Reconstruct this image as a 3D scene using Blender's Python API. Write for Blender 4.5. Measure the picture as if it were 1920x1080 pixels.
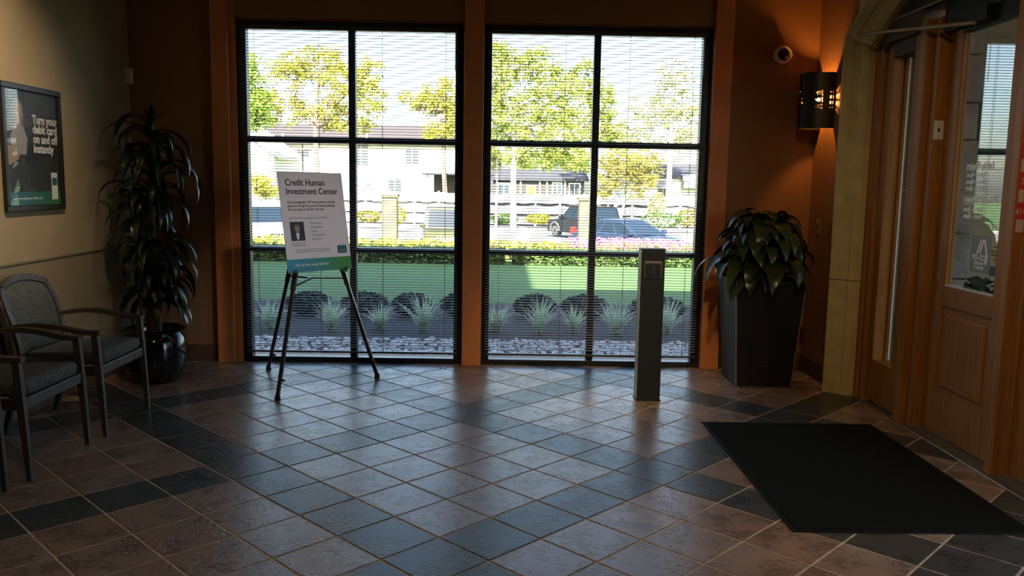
import bpy, bmesh, math, random
from math import radians, sin, cos, tan, pi, sqrt, atan2
from mathutils import Vector, Matrix, noise

random.seed(7)
scn = bpy.context.scene
for o in list(bpy.data.objects):
    bpy.data.objects.remove(o, do_unlink=True)
COL = scn.collection

# ---------------------------------------------------------------- camera
FPX, PITCH, ROLL, YAW, EYE = 1562.08, 0.1254, 0.0170, radians(-0.69), 1.55
def cam_axes():
    fwd = Vector((0, cos(PITCH), -sin(PITCH))); up = Vector((0, sin(PITCH), cos(PITCH))); rt = Vector((1, 0, 0))
    r = rt * cos(ROLL) + up * sin(ROLL); u = up * cos(ROLL) - rt * sin(ROLL)
    Z = Matrix.Rotation(YAW, 3, 'Z')
    return Z @ r, Z @ u, Z @ fwd
CR, CU, CF = cam_axes()
cam_data = bpy.data.cameras.new('camera'); cam = bpy.data.objects.new('camera', cam_data); COL.objects.link(cam)
cam_data.sensor_width = 36; cam_data.lens = FPX / 1920 * 36; cam_data.clip_end = 500; cam_data.clip_start = 0.05
cam.matrix_world = Matrix(((CR.x, CU.x, -CF.x, 0), (CR.y, CU.y, -CF.y, 0), (CR.z, CU.z, -CF.z, EYE), (0, 0, 0, 1)))
scn.camera = cam

# ---------------------------------------------------------------- sky, sun, exposure
SUN_ELEV, SUN_AZ = radians(38), radians(2)          # the sun stands behind the building, high above the roof
world = bpy.data.worlds.new('sky'); scn.world = world; world.use_nodes = True
wn = world.node_tree; wn.nodes.clear()
sky = wn.nodes.new('ShaderNodeTexSky'); sky.sky_type = 'NISHITA'; sky.sun_disc = False
sky.sun_elevation = SUN_ELEV; sky.sun_rotation = pi + SUN_AZ
sky.air_density = 1.0; sky.dust_density = 2.5; sky.ozone_density = 1.0
bg = wn.nodes.new('ShaderNodeBackground'); bg.inputs['Strength'].default_value = 0.92
wo = wn.nodes.new('ShaderNodeOutputWorld')
wn.links.new(sky.outputs[0], bg.inputs[0]); wn.links.new(bg.outputs[0], wo.inputs[0])
sun_d = bpy.data.lights.new('sun', 'SUN'); sun_d.energy = 44.0; sun_d.angle = radians(0.6); sun_d.color = (1, .95, .84)
sun = bpy.data.objects.new('sun', sun_d); COL.objects.link(sun)
sun_dir = Vector((sin(SUN_AZ) * cos(SUN_ELEV), cos(SUN_AZ) * cos(SUN_ELEV), -sin(SUN_ELEV)))   # the way the light travels
sun.rotation_euler = sun_dir.to_track_quat('-Z', 'Y').to_euler()
scn.view_settings.view_transform = 'Standard'; scn.view_settings.look = 'None'
scn.view_settings.exposure = 0.0; scn.view_settings.gamma = 1.0; scn.view_settings.use_curve_mapping = False
try:
    cy = scn.cycles
    cy.max_bounces = 8; cy.diffuse_bounces = 4; cy.glossy_bounces = 4; cy.transparent_max_bounces = 12; cy.transmission_bounces = 4
    cy.caustics_reflective = False; cy.caustics_refractive = False; cy.sample_clamp_indirect = 6.0
except Exception:
    pass

# ---------------------------------------------------------------- helpers
MATS = {}
def mat(name, col, rough=.6, metal=0., spec=.5, var=0., scale=8., col2=None, bump=0., bscale=None, coord='Object', detail=4, rand=0., coat=0., emit=None, estr=0., trans=0.):
    m = bpy.data.materials.new(name); m.use_nodes = True; nt = m.node_tree; N = nt.nodes; L = nt.links
    b = N['Principled BSDF']; b.inputs['Base Color'].default_value = (*col, 1); b.inputs['Roughness'].default_value = rough
    b.inputs['Metallic'].default_value = metal; b.inputs['Specular IOR Level'].default_value = spec
    b.inputs['Coat Weight'].default_value = coat
    if emit: b.inputs['Emission Color'].default_value = (*emit, 1); b.inputs['Emission Strength'].default_value = estr
    vec = None
    if var or col2 or bump:
        tc = N.new('ShaderNodeTexCoord'); vec = tc.outputs[coord]
    csock = None
    if var or col2:
        nz = N.new('ShaderNodeTexNoise'); nz.inputs['Scale'].default_value = scale; nz.inputs['Detail'].default_value = detail
        L.new(vec, nz.inputs['Vector'])
        rp = N.new('ShaderNodeValToRGB'); e = rp.color_ramp.elements
        e[0].position = .3; e[1].position = .7
        c2 = col2 if col2 else tuple(min(1, c * (1 + var)) for c in col)
        c1 = col if col2 else tuple(c * (1 - var) for c in col)
        e[0].color = (*c1, 1); e[1].color = (*c2, 1)
        L.new(nz.outputs['Fac'], rp.inputs['Fac']); csock = rp.outputs['Color']
    if rand:
        oi = N.new('ShaderNodeObjectInfo'); hsv = N.new('ShaderNodeHueSaturation')
        mr = N.new('ShaderNodeMapRange'); mr.inputs['To Min'].default_value = 1 - rand; mr.inputs['To Max'].default_value = 1 + rand
        L.new(oi.outputs['Random'], mr.inputs['Value']); L.new(mr.outputs[0], hsv.inputs['Value'])
        if csock: L.new(csock, hsv.inputs['Color'])
        else: hsv.inputs['Color'].default_value = (*col, 1)
        csock = hsv.outputs['Color']
    if csock: L.new(csock, b.inputs['Base Color'])
    if bump:
        nz2 = N.new('ShaderNodeTexNoise'); nz2.inputs['Scale'].default_value = bscale or scale * 3; nz2.inputs['Detail'].default_value = 5
        L.new(vec, nz2.inputs['Vector'])
        bp = N.new('ShaderNodeBump'); bp.inputs['Strength'].default_value = bump; bp.inputs['Distance'].default_value = .01
        L.new(nz2.outputs['Fac'], bp.inputs['Height']); L.new(bp.outputs[0], b.inputs['Normal'])
    if trans:
        tr = N.new('ShaderNodeBsdfTranslucent'); mx = N.new('ShaderNodeMixShader'); mx.inputs[0].default_value = trans
        out = N['Material Output']
        if csock: L.new(csock, tr.inputs['Color'])
        else: tr.inputs['Color'].default_value = (*col, 1)
        L.new(b.outputs[0], mx.inputs[1]); L.new(tr.outputs[0], mx.inputs[2]); L.new(mx.outputs[0], out.inputs['Surface'])
    MATS[name] = m
    return m

def glass_mat(name, tint=(1, 1, 1), ior=1.5, boost=1.0, milk=0.):
    m = bpy.data.materials.new(name); m.use_nodes = True; nt = m.node_tree; N = nt.nodes; L = nt.links
    N.remove(N['Principled BSDF']); out = N['Material Output']
    t = N.new('ShaderNodeBsdfTransparent'); t.inputs[0].default_value = (*tint, 1)
    g = N.new('ShaderNodeBsdfGlossy'); g.inputs['Roughness'].default_value = .01
    # reflectance of a thin pane, the same from both sides: F0 + (1 - F0) (1 - |cos|)^5
    lw_ = N.new('ShaderNodeLayerWeight'); lw_.inputs['Blend'].default_value = .5
    pw = N.new('ShaderNodeMath'); pw.operation = 'POWER'; pw.inputs[1].default_value = 5
    f0 = ((ior - 1) / (ior + 1)) ** 2 * boost
    ml = N.new('ShaderNodeMath'); ml.operation = 'MULTIPLY_ADD'; ml.inputs[1].default_value = 1 - f0; ml.inputs[2].default_value = f0; ml.use_clamp = True
    mx = N.new('ShaderNodeMixShader')
    L.new(lw_.outputs['Facing'], pw.inputs[0]); L.new(pw.outputs[0], ml.inputs[0]); L.new(ml.outputs[0], mx.inputs[0]); L.new(t.outputs[0], mx.inputs[1]); L.new(g.outputs[0], mx.inputs[2])
    L.new(mx.outputs[0], out.inputs['Surface'])
    MATS[name] = m
    return m

def tag(o, label=None, cat=None, group=None, kind=None):
    if label: o['label'] = label
    if cat: o['category'] = cat
    if group: o['group'] = group
    if kind: o['kind'] = kind
    return o

def empty(name, loc=(0, 0, 0), rz=0., parent=None):
    o = bpy.data.objects.new(name, None); COL.objects.link(o); o.location = loc; o.rotation_euler = (0, 0, rz)
    o.empty_display_size = .1
    if parent: o.parent = parent
    return o

def place(name, me, parent=None, loc=(0, 0, 0), rot=(0, 0, 0), scale=(1, 1, 1)):
    o = bpy.data.objects.new(name, me); COL.objects.link(o); o.location = loc; o.rotation_euler = rot; o.scale = scale
    if parent: o.parent = parent
    return o

class MB:
    """collects shapes; build() links them as one mesh object"""
    def __init__(s): s.v = []; s.f = []; s.mi = []; s.cur = 0
    def m(s, i): s.cur = i; return s
    def add(s, vs, fs):
        k = len(s.v); s.v += [tuple(p) for p in vs]; s.f += [tuple(k + i for i in f) for f in fs]; s.mi += [s.cur] * len(fs); return s
    def quad(s, a, b, c, d): return s.add([a, b, c, d], [(0, 1, 2, 3)])
    def box(s, x0, x1, y0, y1, z0, z1, bev=0., seg=2):
        if bev <= 0:
            return s.add([(x0, y0, z0), (x1, y0, z0), (x1, y1, z0), (x0, y1, z0), (x0, y0, z1), (x1, y0, z1), (x1, y1, z1), (x0, y1, z1)],
                         [(3, 2, 1, 0), (4, 5, 6, 7), (0, 1, 5, 4), (1, 2, 6, 5), (2, 3, 7, 6), (3, 0, 4, 7)])
        b = bmesh.new(); bmesh.ops.create_cube(b, size=1)
        for v in b.verts: v.co = Vector(((x0 + x1) / 2 + v.co.x * (x1 - x0), (y0 + y1) / 2 + v.co.y * (y1 - y0), (z0 + z1) / 2 + v.co.z * (z1 - z0)))
        bmesh.ops.bevel(b, geom=list(b.edges), offset=bev, segments=seg, profile=.5, affect='EDGES')
        return s.bm(b)
    def bm(s, b):
        b.verts.ensure_lookup_table(); b.verts.index_update()
        s.add([v.co[:] for v in b.verts], [[v.index for v in f.verts] for f in b.faces]); b.free(); return s
    def prism(s, poly, axis, a, b, bev=0.):
        """poly: 2D points in the two axes that are not `axis`, counter-clockwise or not; extruded from a to b along axis"""
        def P(p, t): return {'x': (t, p[0], p[1]), 'y': (p[0], t, p[1]), 'z': (p[0], p[1], t)}[axis]
        n = len(poly); B = bmesh.new()
        lo = [B.verts.new(P(p, a)) for p in poly]; hi = [B.verts.new(P(p, b)) for p in poly]
        B.faces.new(lo[::-1]); B.faces.new(hi)
        for i in range(n): B.faces.new((lo[i], lo[(i + 1) % n], hi[(i + 1) % n], hi[i]))
        bmesh.ops.recalc_face_normals(B, faces=list(B.faces))
        if bev: bmesh.ops.bevel(B, geom=list(B.edges), offset=bev, segments=2, profile=.5, affect='EDGES')
        return s.bm(B)
    def tube(s, pts, rad, n=8, cap=True, flat=None):
        """flat: (a, b) half-sizes of a rectangular-ish section instead of round"""
        pts = [Vector(p) for p in pts]; rings = []; k0 = len(s.v); up = Vector((0, 0, 1)); last = None
        for i, p in enumerate(pts):
            t = (pts[min(i + 1, len(pts) - 1)] - pts[max(i - 1, 0)]).normalized()
            if last is None:
                a = t.cross(up)
                if a.length < 1e-3: a = t.cross(Vector((1, 0, 0)))
                a.normalize()
            else:
                a = (last - t * last.dot(t)).normalized()
            last = a; b = t.cross(a); r = rad[i] if isinstance(rad, (list, tuple)) else rad
            rings.append([p + a * (r * cos(2 * pi * j / n)) + b * (r * sin(2 * pi * j / n)) for j in range(n)])
        vs = [q for r in rings for q in r]; fs = []
        for i in range(len(rings) - 1):
            for j in range(n): fs.append((i * n + j, i * n + (j + 1) % n, (i + 1) * n + (j + 1) % n, (i + 1) * n + j))
        if cap: fs.append(tuple(range(n - 1, -1, -1))); fs.append(tuple((len(rings) - 1) * n + j for j in range(n)))
        return s.add(vs, fs)
    def bar(s, a, b, w, d, w2=None, d2=None, up=(0, 0, 1)):
        """a rectangular bar from a to b; w across, d along up"""
        a, b = Vector(a), Vector(b); t = (b - a).normalized(); u = Vector(up)
        if abs(t.dot(u)) > .98: u = Vector((0, 1, 0))
        x = t.cross(u).normalized(); y = x.cross(t)
        w2 = w if w2 is None else w2; d2 = d if d2 is None else d2
        vs = [a - x * w / 2 - y * d / 2, a + x * w / 2 - y * d / 2, a + x * w / 2 + y * d / 2, a - x * w / 2 + y * d / 2,
              b - x * w2 / 2 - y * d2 / 2, b + x * w2 / 2 - y * d2 / 2, b + x * w2 / 2 + y * d2 / 2, b - x * w2 / 2 + y * d2 / 2]
        return s.add(vs, [(3, 2, 1, 0), (4, 5, 6, 7), (0, 1, 5, 4), (1, 2, 6, 5), (2, 3, 7, 6), (3, 0, 4, 7)])
    def lathe(s, prof, n=24, c=(0, 0, 0), axis='z', capped=True):
        vs = []; fs = []
        for r, z in prof:
            for j in range(n):
                a = 2 * pi * j / n
                p = {'z': (r * cos(a), r * sin(a), z), 'y': (r * cos(a), z, -r * sin(a)), 'x': (z, r * cos(a), r * sin(a))}[axis]
                vs.append((c[0] + p[0], c[1] + p[1], c[2] + p[2]))
        for i in range(len(prof) - 1):
            for j in range(n): fs.append((i * n + j, i * n + (j + 1) % n, (i + 1) * n + (j + 1) % n, (i + 1) * n + j))
        if capped: fs.append(tuple(range(n - 1, -1, -1))); fs.append(tuple((len(prof) - 1) * n + j for j in range(n)))
        return s.add(vs, fs)
    def ball(s, c, r, n=10, sz=(1, 1, 1)):
        pr = [(max(1e-4, r * sin(pi * i / n)), -r * cos(pi * i / n)) for i in range(n + 1)]
        k = len(s.v); s.lathe(pr, n * 2)
        for i in range(k, len(s.v)):
            p = s.v[i]; s.v[i] = (c[0] + p[0] * sz[0], c[1] + p[1] * sz[1], c[2] + p[2] * sz[2])
        return s
    def mesh(s, name, mats, smooth=False):
        me = bpy.data.meshes.new(name); me.from_pydata(s.v, [], s.f)
        for q in (mats if isinstance(mats, (list, tuple)) else [mats]): me.materials.append(q)
        me.polygons.foreach_set('material_index', s.mi)
        if smooth:
            me.polygons.foreach_set('use_smooth', [True] * len(me.polygons))
            try: me.set_sharp_from_angle(angle=radians(40))
            except Exception: pass
        me.validate(); me.update()
        return me
    def build(s, name, mats, parent=None, loc=(0, 0, 0), rot=(0, 0, 0), smooth=False):
        return place(name, s.mesh(name, mats, smooth), parent, loc, rot)

def fix_normals(o):
    b = bmesh.new(); b.from_mesh(o.data); bmesh.ops.recalc_face_normals(b, faces=list(b.faces)); b.to_mesh(o.data); b.free(); return o

def lettering(body, size, parent, loc, m, name='lettering', rot=(pi / 2, 0, 0), align='LEFT', bold=0., ext=.0006, xs=1., spacing=1., lines=1.):
    c = bpy.data.curves.new(name, 'FONT'); c.body = body; c.size = size; c.align_x = align; c.extrude = ext; c.offset = bold * size
    c.space_character = spacing; c.space_line = lines; c.resolution_u = 3
    c.materials.append(m)
    tmp = bpy.data.objects.new(name, c); COL.objects.link(tmp); bpy.context.view_layer.update()
    me = bpy.data.meshes.new_from_object(tmp.evaluated_get(bpy.context.evaluated_depsgraph_get())); me.name = name
    if not me.materials: me.materials.append(m)
    bpy.data.objects.remove(tmp, do_unlink=True); bpy.data.curves.remove(c)
    return place(name, me, parent, loc, rot, (xs, 1, 1))

def px_of(p):
    d = Vector(p) - Vector((0, 0, EYE)); w = d.dot(CF)
    if w < .05: return None
    return 960 + FPX * d.dot(CR) / w, 540 - FPX * d.dot(CU) / w

# ---------------------------------------------------------------- materials
mat('left_wall_paint', (.34, .27, .16), .75, var=.08, scale=3, bump=.15, bscale=120)
mat('wainscot_paint', (.25, .20, .12), .7, var=.08, scale=3, bump=.15, bscale=120)
mat('terracotta_paint', (.28, .145, .062), .7, var=.08, scale=3, bump=.15, bscale=120)
mat('ceiling_paint', (.45, .38, .28), .85, var=.04)
mat('trim_orange', (.62, .22, .07), .5, var=.1, scale=4)
mat('baseboard_brown', (.11, .065, .035), .5, var=.1)
mat('bronze_frame', (.012, .012, .013), .38, metal=.0, spec=.5)
mat('slat_white', (.25, .26, .29), .5, spec=.3)
mat('rail_dark', (.05, .052, .055), .4)
mat('cord', (.12, .12, .12), .7)
glass_mat('window_glass', (.97, .985, .98)); glass_mat('door_glass', (.62, .66, .65), 1.5, 4.2); glass_mat('print_glass', (1, 1, 1), 1.5, 1.0)
mat('stone_casing', (.56, .47, .20), .7, var=.14, scale=9, bump=.25, bscale=60)
def wood(name, c1, c2, rough=.38):
    m = bpy.data.materials.new(name); m.use_nodes = True; nt = m.node_tree; N = nt.nodes; L = nt.links; b = N['Principled BSDF']
    tc = N.new('ShaderNodeTexCoord'); mp = N.new('ShaderNodeMapping'); mp.inputs['Scale'].default_value = (14, 14, .8)
    nz = N.new('ShaderNodeTexNoise'); nz.inputs['Scale'].default_value = 3; nz.inputs['Detail'].default_value = 6; nz.inputs['Distortion'].default_value = .6
    rp = N.new('ShaderNodeValToRGB'); rp.color_ramp.elements[0].color = (*c1, 1); rp.color_ramp.elements[1].color = (*c2, 1)
    rp.color_ramp.elements[0].position = .3; rp.color_ramp.elements[1].position = .7
    L.new(tc.outputs['Object'], mp.inputs[0]); L.new(mp.outputs[0], nz.inputs['Vector']); L.new(nz.outputs['Fac'], rp.inputs[0]); L.new(rp.outputs[0], b.inputs['Base Color'])
    b.inputs['Roughness'].default_value = rough; b.inputs['Specular IOR Level'].default_value = .25; MATS[name] = m; return m
wood('door_wood', (.25, .10, .022), (.36, .16, .036), .5)
wood('door_wood_dark', (.05, .028, .015), (.08, .042, .02), .5)
wood('chair_wood', (.045, .036, .028), (.07, .057, .045), .4)
mat('operator_metal', (.008, .010, .009), .5, spec=.2)
mat('rod_tan', (.30, .22, .13), .4)
mat('black_metal', (.012, .012, .012), .35)
mat('easel_metal', (.03, .032, .034), .33, spec=.6)
mat('bollard_dark', (.018, .021, .019), .45, spec=.25, var=.05)
mat('bollard_pale', (.42, .40, .34), .45)
mat('plate_metal', (.20, .20, .17), .35, metal=.6)
mat('white_plastic', (.62, .60, .53), .45)
mat('ivory_plastic', (.42, .36, .24), .5)
mat('dome_black', (.006, .006, .007), .08, spec=.7)
mat('board_white', (.80, .77, .82), .22, spec=.5)
mat('ink', (.012, .014, .012), .4)
mat('ink_grey', (.22, .21, .23), .4)
mat('print_white', (.80, .82, .82), .35)
mat('print_dark', (.02, .024, .027), .4, col2=(.05, .055, .06), scale=4)
mat('print_skin', (.34, .24, .19), .4); mat('print_hair', (.16, .12, .09), .4); mat('print_suit', (.035, .045, .06), .4)
mat('print_cloth', (.30, .30, .30), .4); mat('print_teal', (.02, .16, .17), .4); mat('print_photo_bg', (.03, .035, .05), .4)
mat('decal_white', (.85, .87, .86), .4); mat('decal_grey', (.20, .24, .22), .5)
mat('sticker_yellow', (.55, .36, .02), .4); mat('sticker_blue', (.015, .02, .06), .4)
mat('tape_red', (.55, .02, .015), .4); mat('tape_cell', (.50, .40, .30), .5)
mat('mat_carpet', (.010, .013, .011), .95, spec=.05, var=.35, scale=160, bump=.6, bscale=260)
mat('mat_rubber', (.008, .009, .009), .8, spec=.15)
mat('pot_glaze', (.006, .006, .008), .12, spec=.6, coat=.3)
mat('soil', (.02, .014, .01), .95, var=.4, scale=30, bump=.6)
mat('dracaena_leaf', (.008, .019, .008), .28, spec=.55, var=.35, scale=3, rand=.35)
mat('dracaena_stem', (.10, .075, .045), .8, var=.3, scale=12, bump=.4)
mat('lily_leaf', (.028, .042, .014), .30, spec=.5, var=.35, scale=4, rand=.35)
mat('planter_brown', (.013, .010, .008), .5, spec=.2, var=.2, scale=2)
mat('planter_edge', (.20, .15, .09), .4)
def gradient_print(name, c1, c2, x0, x1):
    m = bpy.data.materials.new(name); m.use_nodes = True; nt = m.node_tree; N = nt.nodes; L = nt.links; b = N['Principled BSDF']
    tc = N.new('ShaderNodeTexCoord'); sx = N.new('ShaderNodeSeparateXYZ'); mr = N.new('ShaderNodeMapRange')
    mr.inputs['From Min'].default_value = x0; mr.inputs['From Max'].default_value = x1
    mx = N.new('ShaderNodeMix'); mx.data_type = 'RGBA'; mx.inputs[6].default_value = (*c1, 1); mx.inputs[7].default_value = (*c2, 1)
    L.new(tc.outputs['Object'], sx.inputs[0]); L.new(sx.outputs[0], mr.inputs[0]); L.new(mr.outputs[0], mx.inputs[0]); L.new(mx.outputs[2], b.inputs['Base Color'])
    b.inputs['Roughness'].default_value = .3; MATS[name] = m; return m
gradient_print('band_print', (.05, .30, .55), (.06, .30, .07), -.26, .18)
gradient_print('poster_band', (.03, .13, .28), (.04, .20, .04), -.30, .30)
def fabric():
    m = bpy.data.materials.new('chair_fabric'); m.use_nodes = True; nt = m.node_tree; N = nt.nodes; L = nt.links; b = N['Principled BSDF']
    tc = N.new('ShaderNodeTexCoord'); vo = N.new('ShaderNodeTexVoronoi'); vo.inputs['Scale'].default_value = 55
    nz = N.new('ShaderNodeTexNoise'); nz.inputs['Scale'].default_value = 40
    ad = N.new('ShaderNodeMath'); ad.operation = 'ADD'
    rp = N.new('ShaderNodeValToRGB'); e = rp.color_ramp.elements; e[0].position = .55; e[1].position = .95
    e[0].color = (.018, .022, .02, 1); e[1].color = (.075, .085, .08, 1)
    L.new(tc.outputs['Object'], vo.inputs['Vector']); L.new(tc.outputs['Object'], nz.inputs['Vector'])
    L.new(vo.outputs['Distance'], ad.inputs[0]); L.new(nz.outputs['Fac'], ad.inputs[1]); L.new(ad.outputs[0], rp.inputs[0]); L.new(rp.outputs[0], b.inputs['Base Color'])
    b.inputs['Roughness'].default_value = .9; MATS['chair_fabric'] = m
fabric()
def tile_mat(name, c1, c2, c3, rough):
    """slate-look ceramic: cloudy body colour with scattered rough pits"""
    m = bpy.data.materials.new(name); m.use_nodes = True; nt = m.node_tree; N = nt.nodes; L = nt.links; b = N['Principled BSDF']
    ge = N.new('ShaderNodeNewGeometry'); oi = N.new('ShaderNodeObjectInfo')
    mu = N.new('ShaderNodeMath'); mu.operation = 'MULTIPLY'; mu.inputs[1].default_value = 37.0; L.new(oi.outputs['Random'], mu.inputs[0])
    cb = N.new('ShaderNodeCombineXYZ'); L.new(mu.outputs[0], cb.inputs[2])
    va = N.new('ShaderNodeVectorMath'); va.operation = 'ADD'; L.new(ge.outputs['Position'], va.inputs[0]); L.new(cb.outputs[0], va.inputs[1])
    n1 = N.new('ShaderNodeTexNoise'); n1.inputs['Scale'].default_value = 5; n1.inputs['Detail'].default_value = 5; L.new(va.outputs[0], n1.inputs['Vector'])
    rp = N.new('ShaderNodeValToRGB'); e = rp.color_ramp.elements; e[0].position = .32; e[1].position = .68; e[0].color = (*c1, 1); e[1].color = (*c2, 1)
    L.new(n1.outputs['Fac'], rp.inputs[0])
    mx = N.new('ShaderNodeMix'); mx.data_type = 'RGBA'; mx.inputs[7].default_value = (*c3, 1); L.new(rp.outputs[0], mx.inputs[6])
    mr = N.new('ShaderNodeMapRange'); mr.inputs['To Min'].default_value = 0; mr.inputs['To Max'].default_value = .75; L.new(oi.outputs['Random'], mr.inputs[0]); L.new(mr.outputs[0], mx.inputs[0])
    L.new(mx.outputs[2], b.inputs['Base Color'])
    mp = N.new('ShaderNodeMapping'); mp.inputs['Rotation'].default_value = (0, 0, .4); mp.inputs['Scale'].default_value = (34, 60, 34); L.new(va.outputs[0], mp.inputs[0])
    n2 = N.new('ShaderNodeTexNoise'); n2.inputs['Scale'].default_value = 1; n2.inputs['Detail'].default_value = 4; n2.inputs['Distortion'].default_value = .8; L.new(mp.outputs[0], n2.inputs['Vector'])
    r2 = N.new('ShaderNodeValToRGB'); r2.color_ramp.elements[0].position = .44; r2.color_ramp.elements[1].position = .50
    n3 = N.new('ShaderNodeTexNoise'); n3.inputs['Scale'].default_value = 7; n3.inputs['Detail'].default_value = 2; L.new(va.outputs[0], n3.inputs['Vector'])
    sm = N.new('ShaderNodeMath'); sm.operation = 'MULTIPLY_ADD'; sm.inputs[1].default_value = .9; L.new(n3.outputs['Fac'], sm.inputs[0])
    of = N.new('ShaderNodeMath'); of.operation = 'ADD'; of.inputs[1].default_value = -.41; L.new(n2.outputs['Fac'], of.inputs[0]); L.new(of.outputs[0], sm.inputs[2]); L.new(sm.outputs[0], r2.inputs[0])
    dk = N.new('ShaderNodeMix'); dk.data_type = 'RGBA'; dk.blend_type = 'MULTIPLY'; dk.inputs[0].default_value = .45; L.new(mx.outputs[2], dk.inputs[6]); L.new(r2.outputs[0], dk.inputs[7]); L.new(dk.outputs[2], b.inputs['Base Color'])
    bp = N.new('ShaderNodeBump'); bp.inputs['Strength'].default_value = .6; bp.inputs['Distance'].default_value = .004; L.new(r2.outputs[0], bp.inputs['Height']); L.new(bp.outputs[0], b.inputs['Normal'])
    b.inputs['Roughness'].default_value = rough; b.inputs['Specular IOR Level'].default_value = .72 if 'tan' in name else .42
    MATS[name] = m; return m
tile_mat('tile_tan', (.25, .195, .155), (.33, .265, .215), (.26, .16, .105), .30)
tile_mat('tile_slate', (.048, .060, .064), (.075, .088, .09), (.058, .066, .058), .32)
mat('grout', (.62, .55, .42), .85, var=.25, scale=25)
# outdoors
mat('lawn_grass', (.040, .105, .018), .9, col2=(.07, .155, .03), scale=30, bump=.9, bscale=90, coord='Object')
mat('mulch', (.014, .013, .012), .95, var=.5, scale=40, bump=1., bscale=60)
mat('gravel_bed', (.10, .095, .09), .95, var=.5, scale=60, bump=1.)
mat('pebble', (.58, .55, .52), .8, rand=0., var=.4, scale=9)
mat('asphalt', (.26, .255, .24), .9, var=.15, scale=3)
mat('curb', (.5, .48, .44), .85)
mat('blade_pale', (.55, .66, .45), .6, var=.3, scale=14, trans=.25)
mat('shrub_dark', (.010, .022, .012), .7, var=.5, scale=9)
mat('hedge_leaf', (.07, .12, .025), .6, var=.5, scale=9, trans=.2)
mat('flower_pink', (.55, .12, .32), .6, var=.3, scale=20); mat('flower_leaf', (.34, .34, .05), .6, var=.4, scale=9, trans=.2)
mat('leaf_yellow', (.34, .33, .04), .6, var=.4, scale=1.2, trans=.3)
mat('leaf_green', (.25, .29, .04), .6, var=.4, scale=1.2, trans=.3)
mat('leaf_bright', (.20, .30, .03), .6, var=.4, scale=1.2, trans=.3)
mat('leaf_pale', (.38, .38, .15), .6, var=.4, scale=1.2, trans=.3)
mat('leaf_gold', (.27, .24, .04), .6, var=.4, scale=1.2, trans=.3)
mat('bark_pale', (.42, .38, .32), .85, var=.3, scale=5); mat('bark_brown', (.20, .14, .10), .9, var=.3, scale=5)
mat('post_cream', (.17, .14, .05), .75, var=.06, scale=2)
mat('fence_white', (.72, .71, .66), .7, var=.05, scale=2)
mat('siding_white', (.70, .67, .60), .8, var=.04); mat('roof_brown', (.045, .036, .036), .9, var=.2, scale=5)
mat('roof_grey', (.04, .04, .045), .9, var=.2, scale=5); mat('siding_taupe', (.05, .043, .036), .8, var=.08); mat('carport_brown', (.05, .036, .02), .8, var=.15)
mat('house_glass', (.06, .07, .08), .1, spec=.6); mat('sign_yellow', (.75, .55, .02), .5); mat('awning_grey', (.22, .22, .22), .8)
mat('car_black', (.010, .011, .014), .25, spec=.2); mat('car_blue', (.022, .035, .065), .25, spec=.25); mat('car_white', (.55, .54, .50), .3)
mat('car_olive', (.050, .053, .024), .4, spec=.15); mat('car_silver', (.45, .45, .45), .25, metal=.3); mat('car_glass', (.012, .02, .03), .1, spec=.2)
mat('tyre', (.02, .02, .02), .85); mat('rim', (.55, .55, .53), .3, metal=.7); mat('flare_grey', (.10, .10, .09), .6, spec=.2)
mat('tail_red', (.6, .02, .01), .3); mat('lamp_clear', (.8, .8, .75), .2); mat('chrome', (.6, .6, .6), .2, metal=.9)
mat('pier_stone', (.20, .195, .185), .9, var=.3, scale=5, bump=.6, bscale=14); mat('stucco_beige', (.24, .20, .14), .9, var=.05, scale=6); mat('box_grey', (.035, .042, .042), .7, spec=.2)
mat('shell_dark', (.16, .14, .11), .9)
M = MATS
# ================================================================ THE SETTING
XL, XR, YF, YB, ZC = -3.08, 2.58, 7.02, -4.0, 3.5      # left wall, right wall, window wall, back wall, ceiling
T = .2033 * 1.55                                        # tile module
JOINT = .0085
# ---- floor with its tiles
fl = MB().box(XL - .15, 2.95, YB, YF + .3, -.25, -.0028).build('floor', M['grout'])
tag(fl, 'slate-look tile floor laid diagonally with dark bands and pale grout', 'floor', kind='structure')
def clip(poly, n, d):                                   # keep n.p <= d
    out = []
    for i in range(len(poly)):
        a, b = poly[i], poly[(i + 1) % len(poly)]
        da, db = a[0] * n[0] + a[1] * n[1] - d, b[0] * n[0] + b[1] * n[1] - d
        if da <= 0: out.append(a)
        if da * db < 0:
            t = da / (da - db); out.append((a[0] + t * (b[0] - a[0]), a[1] + t * (b[1] - a[1])))
    return out
def tile_geo(mb, poly, c):
    """a tile with an eased edge: poly is CCW, world x,y; geometry relative to c"""
    n = len(poly); cx, cy = sum(p[0] for p in poly) / n, sum(p[1] for p in poly) / n
    def ins(p, k):
        d = Vector((cx - p[0], cy - p[1])); 
        return (p[0] + d.x / max(d.length, 1e-6) * k, p[1] + d.y / max(d.length, 1e-6) * k)
    lo = [(p[0] - c[0], p[1] - c[1], -.006) for p in poly]; mid = [(p[0] - c[0], p[1] - c[1], -.0025) for p in poly]
    top = []
    for p in poly:
        q = ins(p, .0045); top.append((q[0] - c[0], q[1] - c[1], 0))
    fs = [tuple(2 * n + i for i in range(n))]
    for i in range(n):
        j = (i + 1) % n; fs.append((i, j, n + j, n + i)); fs.append((n + i, n + j, 2 * n + j, 2 * n + i))
    mb.add(lo + mid + top, fs)
Zr = Matrix.Rotation(YAW, 2)
g0 = Zr @ Vector((-.7767 * 1.55, 2.8208 * 1.55))
ai = Vector((cos(radians(-45)), sin(radians(-45)))); aj = Vector((cos(radians(45)), sin(radians(45))))
half = T / 2 - JOINT / 2
base = [(-half, -half), (half, -half), (half, half), (-half, half)]
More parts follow.
